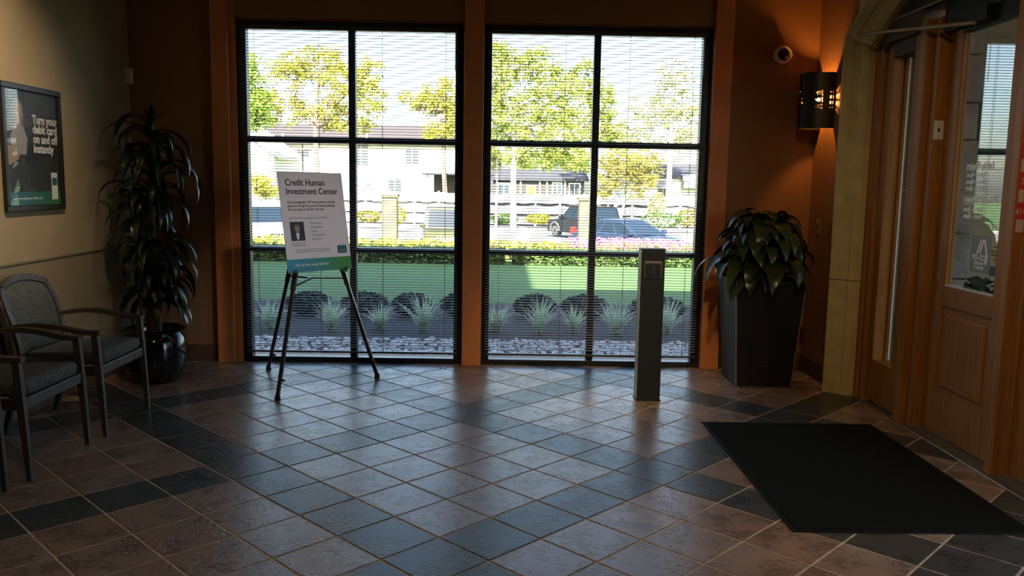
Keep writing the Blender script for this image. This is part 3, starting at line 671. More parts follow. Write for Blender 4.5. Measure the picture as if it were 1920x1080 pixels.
# ---- waiting chairs
def make_chair():
    t = empty('waiting_chair', (0, 0, 0)); fabric_m, wd = M['chair_fabric'], M['chair_wood']
    s = MB().box(-.24, .262, -.262, .262, .415, .497, .034, 4)
    k = s.v; s.v = [(x, y, z + (.012 * (1 - (x / .26) ** 2) * (1 - (y / .27) ** 2) if z > .46 else 0) + .012 * (x / .26)) for x, y, z in k]
    s.build('seat', fabric_m, t, smooth=True)
    MB().box(.225, .262, -.285, .285, .372, .428, .004).build('front_rail', wd, t)
    MB().box(-.25, -.22, -.27, .27, .36, .42, .004).build('rear_rail', wd, t)
    for sy in (-1, 1):
        MB().box(-.23, .23, sy * .276 - .012, sy * .276 + .012, .366, .424, .003).build('side_rail', wd, t)
        lg = MB(); pts = [(.272, 0, .024, .020), (.262, .20, .032, .026), (.250, .40, .038, .032), (.236, .632, .036, .034)]
        for (x0, z0, w0, d0), (x1, z1, w1, d1) in zip(pts, pts[1:]):
            lg.bar((x0, sy * .298, z0), (x1, sy * .298, z1), d0, w0, d1, w1, up=(1, 0, 0))
        lg.build('leg', wd, t)
        bl = MB(); pts = [(-.335, 0, .026), (-.275, .22, .034), (-.25, .42, .04), (-.285, .64, .036), (-.325, .80, .030)]
        for (x0, z0, w0), (x1, z1, w1) in zip(pts, pts[1:]): bl.bar((x0, sy * .285, z0), (x1, sy * .285, z1), .03, w0, .03, w1, up=(1, 0, 0))
        bl.build('leg', wd, t)
        ar = MB(); n = 12; prev = None
        for i in range(n + 1):
            u = i / n; x = -.285 + .55 * u; z = .648 + .030 * sin(pi * min(1, u * 1.25)) - .018 * u; y = sy * (.288 + .018 * sin(pi * u)); th = .024 + .006 * sin(pi * u); wdt = .03 + .022 * u
            if prev: ar.bar(prev[0], (x, y, z), prev[1], prev[2], wdt, th)
            prev = ((x, y, z), wdt, th)
        ar.build('armrest', wd, t)
    # backrest: curved padded panel leaning back, with a bowed wooden crest and side frame
    def back(u, v, off):                                 # u across -1..1, v 0..1 up
        halfw = .235 + .02 * v - .05 * max(0, v - .75) * 2; x = -.235 - .10 * v - .035 * (1 - u * u) + .018 * sin(pi * v)
        return (x + off, u * halfw, .47 + (.385 + .045 * (1 - u * u)) * v)
    bb = MB(); nu, nv = 14, 10; V = []; F = []
    for side, off in ((0, .030), (1, -.016)):
        for j in range(nv + 1):
            for i in range(nu + 1):
                u = i / nu * 2 - 1; v = j / nv; e = (1 - abs(u) ** 8) * (1 - abs(2 * v - 1) ** 8); V.append(back(u * .985, v, off * (e if side == 0 else 1)))
    st = (nv + 1) * (nu + 1)
    for j in range(nv):
        for i in range(nu):
            a = j * (nu + 1) + i; F.append((a, a + 1, a + nu + 2, a + nu + 1)); F.append((st + a + nu + 1, st + a + nu + 2, st + a + 1, st + a))
    for i in range(nu):
        F.append((st + i, st + i + 1, i + 1, i)); a = nv * (nu + 1) + i; F.append((a, a + 1, st + a + 1, st + a))
    for j in range(nv):
        a = j * (nu + 1); F.append((a, a + nu + 1, st + a + nu + 1, st + a)); a += nu; F.append((st + a, st + a + nu + 1, a + nu + 1, a))
    bb.add(V, F); fix_normals(bb.build('backrest', fabric_m, t, smooth=True))
    fr = MB(); path = [back(-1.06, v / 8, -.005) for v in range(9)] + [tuple(Vector(back(u / 8, 1, -.005)) + Vector((0, 0, .018))) for u in range(-8, 9)] + [back(1.06, v / 8, -.005) for v in range(8, -1, -1)]
    for p, q in zip(path, path[1:]): fr.bar(p, q, .040, .026, up=(1, 0, .2))
    fr.build('back_frame', wd, t)
    return t
def copy_tree(o, parent=None):
    c = o.copy(); COL.objects.link(c); c.parent = parent
    for ch in list(o.children): copy_tree(ch, c)
    return c
chair = make_chair()
spots = [((-2.633, 5.165, 0), 'wooden armchair with grey patterned seat next to the dracaena pot'),
         ((-2.66, 4.41, 0), 'wooden armchair with grey patterned seat, middle of the row under the poster'),
         ((-2.70, 3.67, 0), 'wooden armchair mostly cut off by the picture edge, farthest from the dracaena')]
for k, (loc, lab) in enumerate(spots):
    c = chair if k == 0 else copy_tree(chair)
    c.location = loc; tag(c, lab, 'chair', 'waiting chairs along the tan wall')

# ---- dracaena in a glazed pot
def leaf_mesh(name, m, L, W, arch, droop, n=9, fold=.25, tipw=.02):
    """a strap leaf that leaves along +x, rises, then droops"""
    mb = MB(); ang = arch; p = Vector((0, 0, 0)); rows = []
    for i in range(n + 1):
        u = i / n; w = W * (sin(pi * min(1, (u * .92 + .08)) ** .75)) * .5 + tipw * W * (1 - u)
        if i == n: w = .001
        nz = Vector((-sin(ang), 0, cos(ang)))
        rows.append([p + Vector((0, -w, 0)) + nz * (fold * w), p, p + Vector((0, w, 0)) + nz * (fold * w)])
        p = p + Vector((cos(ang), 0, sin(ang))) * (L / n); ang -= droop / n
    V = [q for r in rows for q in r]; F = []
    for i in range(n):
        for j in range(2): a = i * 3 + j; F.append((a, a + 1, a + 4, a + 3))
    k = len(V); V2 = [q - Vector((0, 0, .0012)) for q in V]
    mb.add(V + V2, F + [tuple(k + i for i in f[::-1]) for f in F])
    return mb.mesh(name, m, True)
dr = empty('potted_dracaena', (-2.655, 6.30, 0)); tag(dr, 'tall dark dracaena with drooping strap leaves in a glossy black pot', 'potted plant')
MB().lathe([(.165, 0), (.175, .01), (.225, .14), (.238, .25), (.225, .34), (.205, .372), (.228, .385), (.232, .402), (.218, .41), (.200, .395), (.198, .36), (.19, .34)], 36).build('pot', M['pot_glaze'], dr, smooth=True)
MB().lathe([(.197, .352), (.12, .362), (.01, .366)], 24).build('soil', M['soil'], dr)
stems = [(.0, .0, 1.95, .03, .015), (-.05, .06, 1.45, -.05, .02), (.05, -.04, 1.05, .06, -.04)]
for sx, sy, h, lx, ly in stems:
    MB().tube([(sx, sy, .34), (sx + lx * .4, sy + ly * .4, .34 + h * .3), (sx + lx, sy + ly, h)], [.024, .021, .016], 10).build('stem', M['dracaena_stem'], dr, smooth=True)
lv = [leaf_mesh('leaf', M['dracaena_leaf'], .60, .085, radians(55), radians(175), 10), leaf_mesh('leaf', M['dracaena_leaf'], .52, .080, radians(30), radians(150), 10),
      leaf_mesh('leaf', M['dracaena_leaf'], .48, .088, radians(5), radians(115), 10), leaf_mesh('leaf', M['dracaena_leaf'], .40, .05, radians(75), radians(70))]
rnd = random.Random(11)
def tuft(cx, cy, z0, z1, n, kinds, s0, s1):
    for k in range(n):
        u = k / max(1, n - 1); z = z0 + (z1 - z0) * u; a = k * 2.39996 + rnd.uniform(-.3, .3); sc = rnd.uniform(s0, s1)
        x = cx + .012 * cos(a); y = cy + .012 * sin(a)
        # leaves that would run into the two walls stay shorter
        rx, ry = -2.655 + x + .36 * sc * cos(a), 6.30 + y + .36 * sc * sin(a)
        if rx < XL + .04 or ry > YF - .05: sc *= .62
        place('leaf', lv[rnd.choice(kinds)], dr, (x, y, z), (rnd.uniform(-.25, .25), rnd.uniform(-.12, .12), a), (sc, sc, sc))
tuft(.03, .015, 1.36, 1.90, 52, (0, 0, 1, 1, 2), .62, .95); tuft(.03, .015, 1.90, 1.96, 7, (3,), .35, .6)
tuft(-.10, .08, .95, 1.45, 40, (0, 1, 1, 2), .65, .95); tuft(.11, -.08, .62, 1.05, 38, (0, 1, 2, 2), .55, .85)
tuft(0, .02, .62, 1.10, 30, (1, 2), .6, .9)

# ---- square planter with broad leaved plant
pl = empty('planter_plant', (2.045, 6.53, 0)); tag(pl, 'broad leaved plant spilling over a tall dark tapered square planter', 'potted plant')
def frustum(mb, b, t, z0, z1):
    mb.add([(-b, -b, z0), (b, -b, z0), (b, b, z0), (-b, b, z0), (-t, -t, z1), (t, -t, z1), (t, t, z1), (-t, t, z1)], [(3, 2, 1, 0), (4, 5, 6, 7), (0, 1, 5, 4), (1, 2, 6, 5), (2, 3, 7, 6), (3, 0, 4, 7)])
q = MB(); b0, b1, h = .213, .268, .835
frustum(q, b0, b1 - .004, .015, h - .02); 
q.build('planter_body', M['planter_brown'], pl)
rim = MB()
for a, b, c, d in ((-b1, b1, -b1, -b1 + .022), (-b1, b1, b1 - .022, b1), (-b1, -b1 + .022, -b1 + .022, b1 - .022), (b1 - .022, b1, -b1 + .022, b1 - .022)): rim.box(a, b, c, d, h - .02, h + .004, .002)
rim.build('rim', M['planter_brown'], pl)
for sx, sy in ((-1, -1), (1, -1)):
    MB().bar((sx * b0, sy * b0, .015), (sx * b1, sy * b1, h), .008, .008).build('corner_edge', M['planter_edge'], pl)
MB().box(-b0 + .02, b0 - .02, -b0 + .02, b0 - .02, 0, .016).build('base', M['rail_dark'], pl)
MB().ball((-.02, -b0 - .018, .18), .006, 6, (1.4, .5, .7)).build('drain_plug', M['chrome'], pl)
MB().box(-.24, .24, -.24, .24, h - .05, h - .018).build('soil', M['soil'], pl)
ll = [leaf_mesh('leaf', M['lily_leaf'], .44, .15, radians(50), radians(160), 10, .18), leaf_mesh('leaf', M['lily_leaf'], .40, .15, radians(20), radians(125), 10, .18),
      leaf_mesh('leaf', M['lily_leaf'], .38, .15, radians(65), radians(155), 10, .18), leaf_mesh('leaf', M['lily_leaf'], .50, .135, radians(42), radians(140), 10, .18)]
rnd = random.Random(5)
for k in range(110):
    a = k * 2.39996; r = .17 * sqrt((k + .5) / 110); zz = h + .02 + (.44 * (1 - (k / 110)) ** .8) + rnd.uniform(-.02, .02); sc = rnd.uniform(.62, .98)
    x, y = r * cos(a), r * sin(a)
    kind = rnd.choice((0, 1, 2) if k > 25 else (0, 2, 1))
    ex, ey = 2.045 + x + .3 * sc * cos(a), 6.53 + y + .3 * sc * sin(a)
    if ex > XR - .05 or ey > YF - .03: sc *= .7
    place('leaf', ll[kind], pl, (x, y, zz), (rnd.uniform(-.3, .3), rnd.uniform(-.1, .1), a), (sc, sc, sc))
for a, x, y, z, sc, k in ((-1.7, -.02, -.17, .93, 1.0, 3), (-2.3, -.16, -.16, .90, .85, 3), (-2.0, -.10, -.17, .90, .8, 1), (2.9, -.2, -.05, .95, .95, 3), (-2.75, -.2, -.12, .98, .9, 3), (-1.2, .1, -.18, .97, .8, 1)):
    place('leaf', ll[k], pl, (x, y, z), (0, .1, a), (sc, sc, sc))
MB().tube([(0, 0, h - .03), (0, 0, h + .34)], [.02, .008], 8).build('stem', M['dracaena_stem'], pl)

# ---- push-button post
bo = empty('push_button_post', (1.07, 5.94, 0)); tag(bo, 'square dark post with a push plate near its top, standing free', 'post')
MB().box(-.085, .085, -.062, .062, .004, 1.09, .004).build('shaft', M['bollard_dark'], bo)
MB().box(-.087, .087, -.064, .064, 1.09, 1.104, .004).build('cap', M['bollard_dark'], bo)
MB().box(-.0865, -.0845, -.060, .060, .01, 1.09).build('side_panel', M['bollard_pale'], bo)
MB().box(-.092, .092, -.069, .069, 0, .006, .002).build('foot_plate', M['operator_metal'], bo)
pp = MB().box(-.062, .062, -.072, -.060, .895, 1.015, .003).build('push_plate', M['plate_metal'], bo)
MB().box(-.055, .055, -.077, -.070, .902, 1.0, .003).build('button', M['bollard_dark'], pp)
wc = MB(); wc.lathe([(.0045, -.0785), (.0045, -.0765)], 10, (.004, 0, .975), 'y'); wc.bar((.0, -.0775, .968), (-.002, -.0775, .945), .004, .001); wc.bar((-.002, -.0775, .945), (.014, -.0775, .945), .004, .001); wc.bar((.014, -.0775, .945), (.02, -.0775, .928), .004, .001)
for i in range(10):
    a0, a1 = radians(120 + 27 * i), radians(120 + 27 * (i + 1)); wc.bar((-.0 + .016 * cos(a0), -.0775, .936 + .016 * sin(a0)), (-.0 + .016 * cos(a1), -.0775, .936 + .016 * sin(a1)), .003, .001)
wc.build('access_symbol', M['plate_metal'], pp)

# ---- floor mat
fm = empty('floor_mat', (1.885, 4.47, 0)); tag(fm, 'large dark entrance mat on the tiles before the glass door', 'mat')
MB().box(-.53, .545, -.85, .845, .001, .010, .004).build('pile', M['mat_carpet'], fm)
for a, b, c, d in ((-.555, .57, -.875, -.85), (-.555, .57, .845, .87), (-.555, -.53, -.85, .845), (.545, .57, -.85, .845)): MB().box(a, b, c, d, .0008, .006, .002).build('rubber_edge', M['mat_rubber'], fm)

# ---- easel with its sign
BL, BR, TL = Vector((-1.544, 6.0, .874)), Vector((-1.158, 6.4, .876)), Vector((-1.639, 6.091, 1.602))
bx = (BR - BL); BW = bx.length; bx.normalize(); bz = (TL - BL); BH = bz.length; bz.normalize(); bx = (bx - bz * bx.dot(bz)).normalized(); by = bz.cross(bx)
ez = empty('easel', (-1.48, 6.3, 0)); tag(ez, 'black metal tripod easel holding the white sign board', 'easel')
O = Vector((-1.48, 6.3, 0)); apex = Vector((-1.45, 6.335, 1.565))
feet = [Vector((-1.575, 5.765, 0)), Vector((-.98, 6.475, 0)), Vector((-1.90, 6.70, 0))]
for k, ft in enumerate(feet):
    a = ft - O; b = apex - O + Vector(((-.012, -.02, 0), (.02, 0, 0), (-.02, .03, 0))[k])
    L = MB(); mid = a.lerp(b, .48); L.bar(a + Vector((0, 0, .02)), mid, .026, .026, up=(1, 0, 0)); L.bar(mid, b, .034, .034, up=(1, 0, 0)); o = L.build('leg', M['easel_metal'], ez)
    f = MB(); f.tube([a + Vector((0, 0, .0)), a + Vector((0, 0, .035))], [.022, .017], 10); f.build('rubber_foot', M['rubber'] if 'rubber' in M else mat('rubber', (.01, .01, .01), .8), o)
    MB().tube([a.lerp(b, .085) + Vector((.012, -.012, 0)), a.lerp(b, .085) + Vector((.034, -.02, 0))], .009, 8).build('clamp_knob', M['easel_metal'], o)
MB().ball(apex - O + Vector((0, 0, -.02)), .035, 8, (1, 1, .6)).build('head_joint', M['easel_metal'], ez)
def on_leg(k, z): a = feet[k] - O; b = apex - O; return a.lerp(b, z / b.z)
hub = (on_leg(0, .80) * .55 + on_leg(1, .80) * .25 + on_leg(2, .80) * .2) + Vector((.03, .02, .015))
for k in range(3): MB().bar(hub, on_leg(k, .78 if k == 0 else .80), .022, .014).build('brace', M['easel_metal'], ez)
for k, p in ((0, BL + bx * .045), (1, BR - bx * .075)):
    s = on_leg(k, .862); e = p - O - by * .02 - bz * .012
    pg = MB(); pg.bar(s, s.lerp(e, 1.0), .030, .022); pg.bar(e - by * .012, e - by * .012 + bz * .03, .02, .010, up=(by.x, by.y, by.z)); pg.build('support_peg', M['easel_metal'], ez)
sb = empty('sign_board'); sb.matrix_world = Matrix(((bx.x, by.x, bz.x, 0), (bx.y, by.y, bz.y, 0), (bx.z, by.z, bz.z, 0), (0, 0, 0, 1))) 
sb.location = (BL + BR) / 2; tag(sb, 'white investment sign board with green and blue foot band resting on the easel', 'sign')
hw = BW / 2
MB().box(-hw, hw, 0, .006, 0, BH, .001).build('panel', M['board_white'], sb)
MB().box(-hw + .0005, hw - .0005, -.0006, 0, .001, .098).build('foot_band', M['band_print'], sb)
U = BH / 100.
lettering('Credit Human', .068, sb, (-.225, -.0006, .640), M['ink'], bold=.016, ext=.0004, xs=.86)
lettering('Investment Center', .068, sb, (-.225, -.0006, .575), M['ink'], bold=.016, ext=.0004, xs=.86)
MB().box(-.220, -.005, -.0008, 0, .555, .5565).build('rule', M['ink_grey'], sb)
lettering('Our knowledgeable CFS* financial advisors will help\nguide you through the process of financial planning,\nfrom one stage of your life to the next.', .0265, sb, (-.222, -.0006, .508), M['ink'], bold=.012, ext=.0004, xs=.74, lines=1.0)
lettering('Our financial planning services include:', .026, sb, (-.222, -.0006, .392), M['ink_grey'], ext=.0004, xs=.82)
lettering('•  Retirement\n•  Investment\n•  Equity\n•  Life insurance\n•  Education', .024, sb, (-.065, -.0006, .352), M['ink_grey'], ext=.0004, xs=.9, lines=1.22)
ph = MB().box(-.222, -.105, -.0008, 0, .232, .372).build('portrait_photo', M['print_photo_bg'], sb); tag(ph, 'small dark portrait of a man in a suit')
fw = MB(); disc_poly(fw, [(-.222, .232), (-.222, .265), (-.195, .285), (-.182, .29), (-.148, .29), (-.132, .285), (-.105, .265), (-.105, .232)], -.0012); fw.build('suit', M['print_suit'], ph)
fw = MB(); disc_poly(fw, [(-.180, .29), (-.150, .29), (-.158, .240), (-.172, .240)], -.0016); fw.build('shirt', M['print_white'], ph)
fw = MB(); disc_poly(fw, oval(-.165, .322, .022, .030), -.0016); fw.build('face', M['print_skin'], ph)
fw = MB(); disc_poly(fw, [(-.188, .325), (-.187, .348), (-.165, .358), (-.143, .348), (-.142, .325), (-.150, .340), (-.180, .340)], -.002); fw.build('hair', M['print_hair'], ph)
for k, (z, w) in enumerate(((.212, .12), (.196, .115))): MB().box(-.222, -.222 + w, -.0008, 0, z, z + .004).build('caption_line', M['ink_grey'], sb)
for z in (.165, .155, .145): MB().box(-.20, .10, -.0008, 0, z, z + .003).build('small_print_line', M['ink_grey'], sb)
lg2 = MB().box(.165, .248, -.0010, 0, .125, .185).build('emblem_box', M['print_teal'], sb); MB().box(.178, .236, -.0014, -.0009, .146, .152).build('emblem_line', M['decal_grey'], lg2); MB().box(.178, .236, -.0014, -.0009, .134, .140).build('emblem_line', M['decal_grey'], lg2)
lettering('Ask us how to get started', .030, sb, (-.215, -.0010, .045), M['print_white'], ext=.0004, xs=.9, bold=.008)

# ---- ceiling lamps of the lobby (above and behind the picture), plus one added for the sign
def downlight(label, loc, aim, watts, angle, blend=.6, col=(1, .66, .36)):
    t = empty('ceiling_downlight', (loc[0], loc[1], ZC)); tag(t, label, 'ceiling light', 'recessed ceiling lights')
    MB().lathe([(.10, 0), (.10, -.012), (.075, -.012), (.07, -.002)], 24, capped=False).build('trim_ring', M['white_plastic'], t)
    MB().lathe([(.07, -.003), (.001, -.0031)], 24).build('lens', mat('lens_glow', (1, .8, .6), .4, emit=col, estr=6.), t)
    ld = bpy.data.lights.new('downlight', 'SPOT'); ld.energy = watts; ld.color = col; ld.spot_size = angle; ld.spot_blend = blend; ld.shadow_soft_size = .07
    lo = bpy.data.objects.new('lamp', ld); COL.objects.link(lo); lo.parent = t; lo.location = (0, 0, -.02)
    lo.rotation_euler = (Vector(aim) - Vector((loc[0], loc[1], ZC))).to_track_quat('-Z', 'Y').to_euler()
downlight('ceiling light washing the tan wall above the poster', (-1.55, 4.0), (-3.05, 4.85, 2.1), 430, radians(56), 1.0, (1, .74, .48))
downlight('added ceiling light that brightens the sign on the easel', (.35, 3.7), (-1.38, 6.25, 1.25), 170, radians(20), .9, (1, .92, .90))  # unseen lamp, added to brighten the sign
downlight('ceiling light aimed at the foot of the window posts', (.75, 3.6), (.75, 6.95, -.25), 340, radians(38), 1.0, (1, .72, .45))
downlight('ceiling light above the lobby middle', (-.6, 1.3), (-.9, 2.6, 0), 85, radians(110), .8)
downlight('ceiling light before the entrance doors', (1.0, 2.2), (2.5, 5.2, 0), 170, radians(80), .9)
# ================================================================ OUTDOORS
GZ, SZ_ = -.12, -1.3                                   # garden level, street level
def strip(name, prof, x0, x1, m, label, cat, nx=1, bumpy=0.):
    """ground strip: prof is (y, z) points, skirted below"""
    mb = MB(); V = []; F = []; n = len(prof)
    for i in range(nx + 1):
        x = x0 + (x1 - x0) * i / nx
        for y, z in prof: V.append((x, y, z + (noise.noise(Vector((x * .7, y * .7, 0))) * bumpy if bumpy else 0)))
    for i in range(nx):
        for j in range(n - 1): a = i * n + j; F.append((a, a + n, a + n + 1, a + 1))
    mb.add(V, F); o = mb.build(name, m); tag(o, label, cat, kind='structure'); return o
strip('gravel_strip', [(7.28, GZ - .03), (9.3, GZ - .02)], -8, 9, M['gravel_bed'], 'gravel strip running along the outer side of the windows', 'gravel bed')
strip('planting_bed', [(8.55, GZ - .012), (9.4, GZ), (11.6, GZ + .012)], -8, 9, M['mulch'], 'dark mulch bed under the grass clumps', 'planting bed')
strip('lawn', [(11.1 + .5 * k, GZ + (.02 if k else -.01)) for k in range(14)] + [(18.2, GZ - .05), (19.5, -.25), (22, -1.0), (24, SZ_ - .02)], -30, 30, M['lawn_grass'], 'mown lawn beyond the planting bed, half in shade', 'lawn', 60, .015)
strip('street', [(23.5, SZ_), (58, SZ_)], -60, 60, M['asphalt'], 'pale sunlit parking street with cars', 'street')
strip('far_ground', [(57, SZ_ - .01), (60, SZ_ + .1), (170, SZ_ + .4)], -140, 140, M['lawn_grass'], 'far ground under the houses and trees', 'ground')
MB_c = MB().box(-60, 60, 56.4, 56.8, SZ_ - .1, SZ_ + .15, .02).build('kerb', M['curb']); tag(MB_c, 'kerb along the far side of the street', 'kerb', kind='structure')
rnd = random.Random(21)
# pebbles: too many to count
pb = MB(); ico = bmesh.new(); bmesh.ops.create_icosphere(ico, subdivisions=1, radius=1); iv = [v.co.copy() for v in ico.verts]; iface = [[v.index for v in f.verts] for f in ico.faces]; ico.free()
for k in range(4200):
    x, y = rnd.uniform(-2.9, 2.6), rnd.uniform(7.4, 8.75) + .12 * rnd.random() ** 3
    s = rnd.uniform(.014, .034); R3 = Matrix.Rotation(rnd.uniform(0, 6.3), 3, 'Z'); sx, sy, sz = rnd.uniform(.8, 1.5), rnd.uniform(.7, 1.1), rnd.uniform(.45, .7)
    pb.add([tuple(R3 @ Vector((v.x * s * sx, v.y * s * sy, v.z * s * sz)) + Vector((x, y, GZ - .018 + .4 * s + rnd.uniform(0, .012)))) for v in iv], iface)
tag(pb.build('gravel', M['pebble']), 'pale river gravel along the foot of the windows', 'gravel', kind='stuff')
# grass clumps
def clump(loc, h, nb, seed, label):
    r = random.Random(seed); mb = MB()
    for k in range(nb):
        a = r.uniform(0, 2 * pi); lean = r.uniform(.15, 1.25) ; L = h * r.uniform(.75, 1.25); w = r.uniform(.006, .010); n = 5
        p = Vector((r.uniform(-.04, .04), r.uniform(-.04, .04), -.02)); el = radians(88) - lean * .35; d = Vector((cos(a), sin(a), 0)); sd = Vector((-sin(a), cos(a), 0)); V = []; F = []
        for i in range(n + 1):
            ww = w * (1 - (i / n) ** 2) + .0006; V += [tuple(p - sd * ww), tuple(p + sd * ww)]
            p = p + (d * cos(el) + Vector((0, 0, sin(el)))) * (L / n); el -= lean * 1.15 / n
        for i in range(n): F.append((2 * i, 2 * i + 1, 2 * i + 3, 2 * i + 2))
        mb.add(V, F)
    t = empty('grass_clump', loc); tag(t, label, 'grass clump', 'pale grass clumps along the planting bed')
    mb.build('blades', M['blade_pale'], t); MB().lathe([(.06, -.03), (.05, .02), (.01, .05)], 8).build('crown', M['hedge_leaf'], t)
clumps = [(-2.60, 9.25, .30, 'pale grass clump outside, just behind the easel rear leg'), (-1.90, 9.2, .31, 'pale grass clump outside, seen between the easel legs'),
          (-1.38, 9.3, .27, 'pale grass clump outside, just past the easel front leg'), (-.88, 9.2, .38, 'largest pale grass clump in the window behind the easel'),
          (-.40, 9.55, .24, 'pale grass clump outside, beside the post between windows on the easel side'), (-.06, 9.3, .28, 'pale grass clump outside, cut by the post edge in the other window'),
          (.42, 9.2, .34, 'large pale grass clump in the lower pane next to the middle post'), (.82, 9.3, .26, 'pale grass clump outside, half behind the mullion left of the push-button post'),
          (1.28, 9.2, .34, 'large pale grass clump outside, just before the push-button post'), (1.88, 9.3, .33, 'pale grass clump outside, between push-button post and planter')]
for k, (x, y, h, lab) in enumerate(clumps): clump((x, y, GZ), h * 1.2, 90, 100 + k, lab)
# leafy masses
def leaves_in(mb, c, rad, n, size, r, shell=.55):
    for k in range(n):
        while True:
            v = Vector((r.uniform(-1, 1), r.uniform(-1, 1), r.uniform(-1, 1)))
            if .05 < v.length <= 1: break
        v = v.normalized() * (shell + (1 - shell) * r.random()); p = Vector((c[0] + v.x * rad[0], c[1] + v.y * rad[1], c[2] + v.z * rad[2]))
        a = Vector((r.gauss(0, 1), r.gauss(0, 1), r.gauss(0, .6))).normalized(); b = a.cross(Vector((r.gauss(0, 1), r.gauss(0, 1), r.gauss(0, 1)))).normalized(); s = size * r.uniform(.6, 1.3)
        mb.add([p - a * s, p + b * s * .5, p + a * s, p - b * s * .5], [(0, 1, 2, 3)])
def shrub(name, label, loc, rad, n, size, m, seed, group=None, cat='shrub', core=True):
    t = empty(name, loc); tag(t, label, cat, group); r = random.Random(seed); mb = MB()
    leaves_in(mb, (0, 0, rad[2] * .95), rad, n, size, r, .7); mb.build('foliage', m, t)
    st = MB()
    for k in range(5):
        a = k * 1.256; st.tube([(0, 0, -.05), (rad[0] * .35 * cos(a), rad[1] * .35 * sin(a), rad[2] * 1.0)], [.012 * rad[2] * 3, .004], 5)
    st.build('stem', M['bark_brown'], t)
for k, (x, y, w, lab) in enumerate(((-2.40, 10.3, .30, 'low dark shrub outside, behind the easel rear leg'), (-1.72, 10.35, .31, 'low dark shrub outside, below the sign board corner'), (-1.12, 10.3, .26, 'low dark shrub outside, past the easel front leg'),
                                   (-.50, 10.4, .28, 'low dark shrub outside, next to the middle post on the easel side'), (.42, 10.35, .28, 'low dark shrub outside, left of the mullion in the lower pane'), (1.05, 10.4, .30, 'low dark shrub outside, just right of the mullion'), (1.95, 10.35, .36, 'low dark shrub outside, beyond the push-button post'))):
    shrub('low_shrub', lab, (x, y, GZ), (w, w * .8, .15), 1500, .028, M['shrub_dark'], 300 + k, 'low dark shrubs behind the grass clumps')
# clipped hedge along the lawn edge
def hedge(label, x0, x1, y, z, h, d, n, size, m, seed, name='hedge', cat='hedge', group=None):
    t = empty(name, ((x0 + x1) / 2, y, z)); tag(t, label, cat, group); r = random.Random(seed); mb = MB(); hw = (x1 - x0) / 2
    for k in range(n):
        f = r.random(); x = r.uniform(-hw, hw)
        top = h * (1 + .14 * noise.noise(Vector((x * 1.1, seed, 0))))
        if f < .55: p = Vector((x, r.uniform(-d, d) / 2, top * r.uniform(.88, 1.04)))
        else: p = Vector((x, -d / 2 * r.uniform(.85, 1.08), r.uniform(0, top)))
        a = Vector((r.gauss(0, 1), r.gauss(0, 1), r.gauss(0, .7))).normalized(); b = a.cross(Vector((r.gauss(0, 1), r.gauss(0, 1), r.gauss(0, 1)))).normalized(); s = size * r.uniform(.6, 1.3)
        mb.add([p - a * s, p + b * s * .5, p + a * s, p - b * s * .5], [(0, 1, 2, 3)])
    mb.build('foliage', m, t); MB().box(-hw, hw, -d * .42, d * .42, -.05, h * .85).build('inner_twigs', M['shrub_dark'], t)
hedge('clipped shaded hedge at the lawn edge beyond the easel', -7.5, .05, 17.3, GZ - .05, .33, .9, 9000, .055, M['hedge_leaf'], 41, group='hedges at the lawn edge')
hedge('clipped sunlit hedge at the lawn edge beyond the push-button post', .2, 6.2, 17.3, GZ - .05, .33, .9, 8000, .055, M['hedge_leaf'], 42, group='hedges at the lawn edge')
hedge('yellow green groundcover between hedge and parked cars', -9.5, 8.0, 20.2, -.45, .55, 1.2, 8000, .07, M['flower_leaf'], 43, name='groundcover')
fb = empty('flower_bed', (3.1, 18.75, -.27)); tag(fb, 'bed of small pink flowers in front of the dark blue car', 'flowers', kind='stuff'); mb = MB(); mb2 = MB(); r = random.Random(9)
for k in range(1500):
    x, y, z = r.uniform(-1.6, 1.55), r.uniform(-.4, .4), r.uniform(.32, .62); z -= .12 * max(0, x - .6)
    p = Vector((x, y, z)); s = r.uniform(.014, .030); a = Vector((1, 0, r.uniform(-.4, .4))).normalized(); b = Vector((0, r.uniform(-.5, .5), 1)).normalized()
    mb.add([p - a * s, p - b * s, p + a * s, p + b * s], [(0, 1, 2, 3)])
for k in range(2600):
    p = Vector((r.uniform(-1.7, 1.7), r.uniform(-.42, .42), r.uniform(0, .50))); s = r.uniform(.03, .06); a = Vector((r.gauss(0, 1), r.gauss(0, 1), r.gauss(0, 1))).normalized(); b = a.cross(Vector((r.gauss(0, 1), r.gauss(0, 1), 1))).normalized()
    mb2.add([p - a * s, p + b * s * .5, p + a * s, p - b * s * .5], [(0, 1, 2, 3)])
mb.build('blossoms', M['flower_pink'], fb); mb2.build('foliage', M['flower_leaf'], fb)
# cream square pillars
def pillar(x, y, label):
    t = empty('cream_pillar', (x, y, -1.35)); tag(t, label, 'pillar', 'cream square pillars beside the street')
    MB().box(-.26, .26, -.26, .26, 0, 2.32, .02).build('shaft', M['post_cream'], t); MB().box(-.31, .31, -.31, .31, 2.32, 2.46, .02).build('cap', M['post_cream'], t); MB().box(-.31, .31, -.31, .31, 0, .25, .02).build('plinth', M['post_cream'], t)
pillar(-4.05, 30, 'cream square pillar seen in the middle pane right of the sign'); pillar(2.97, 30, 'cream square pillar in front of the dark parked cars')

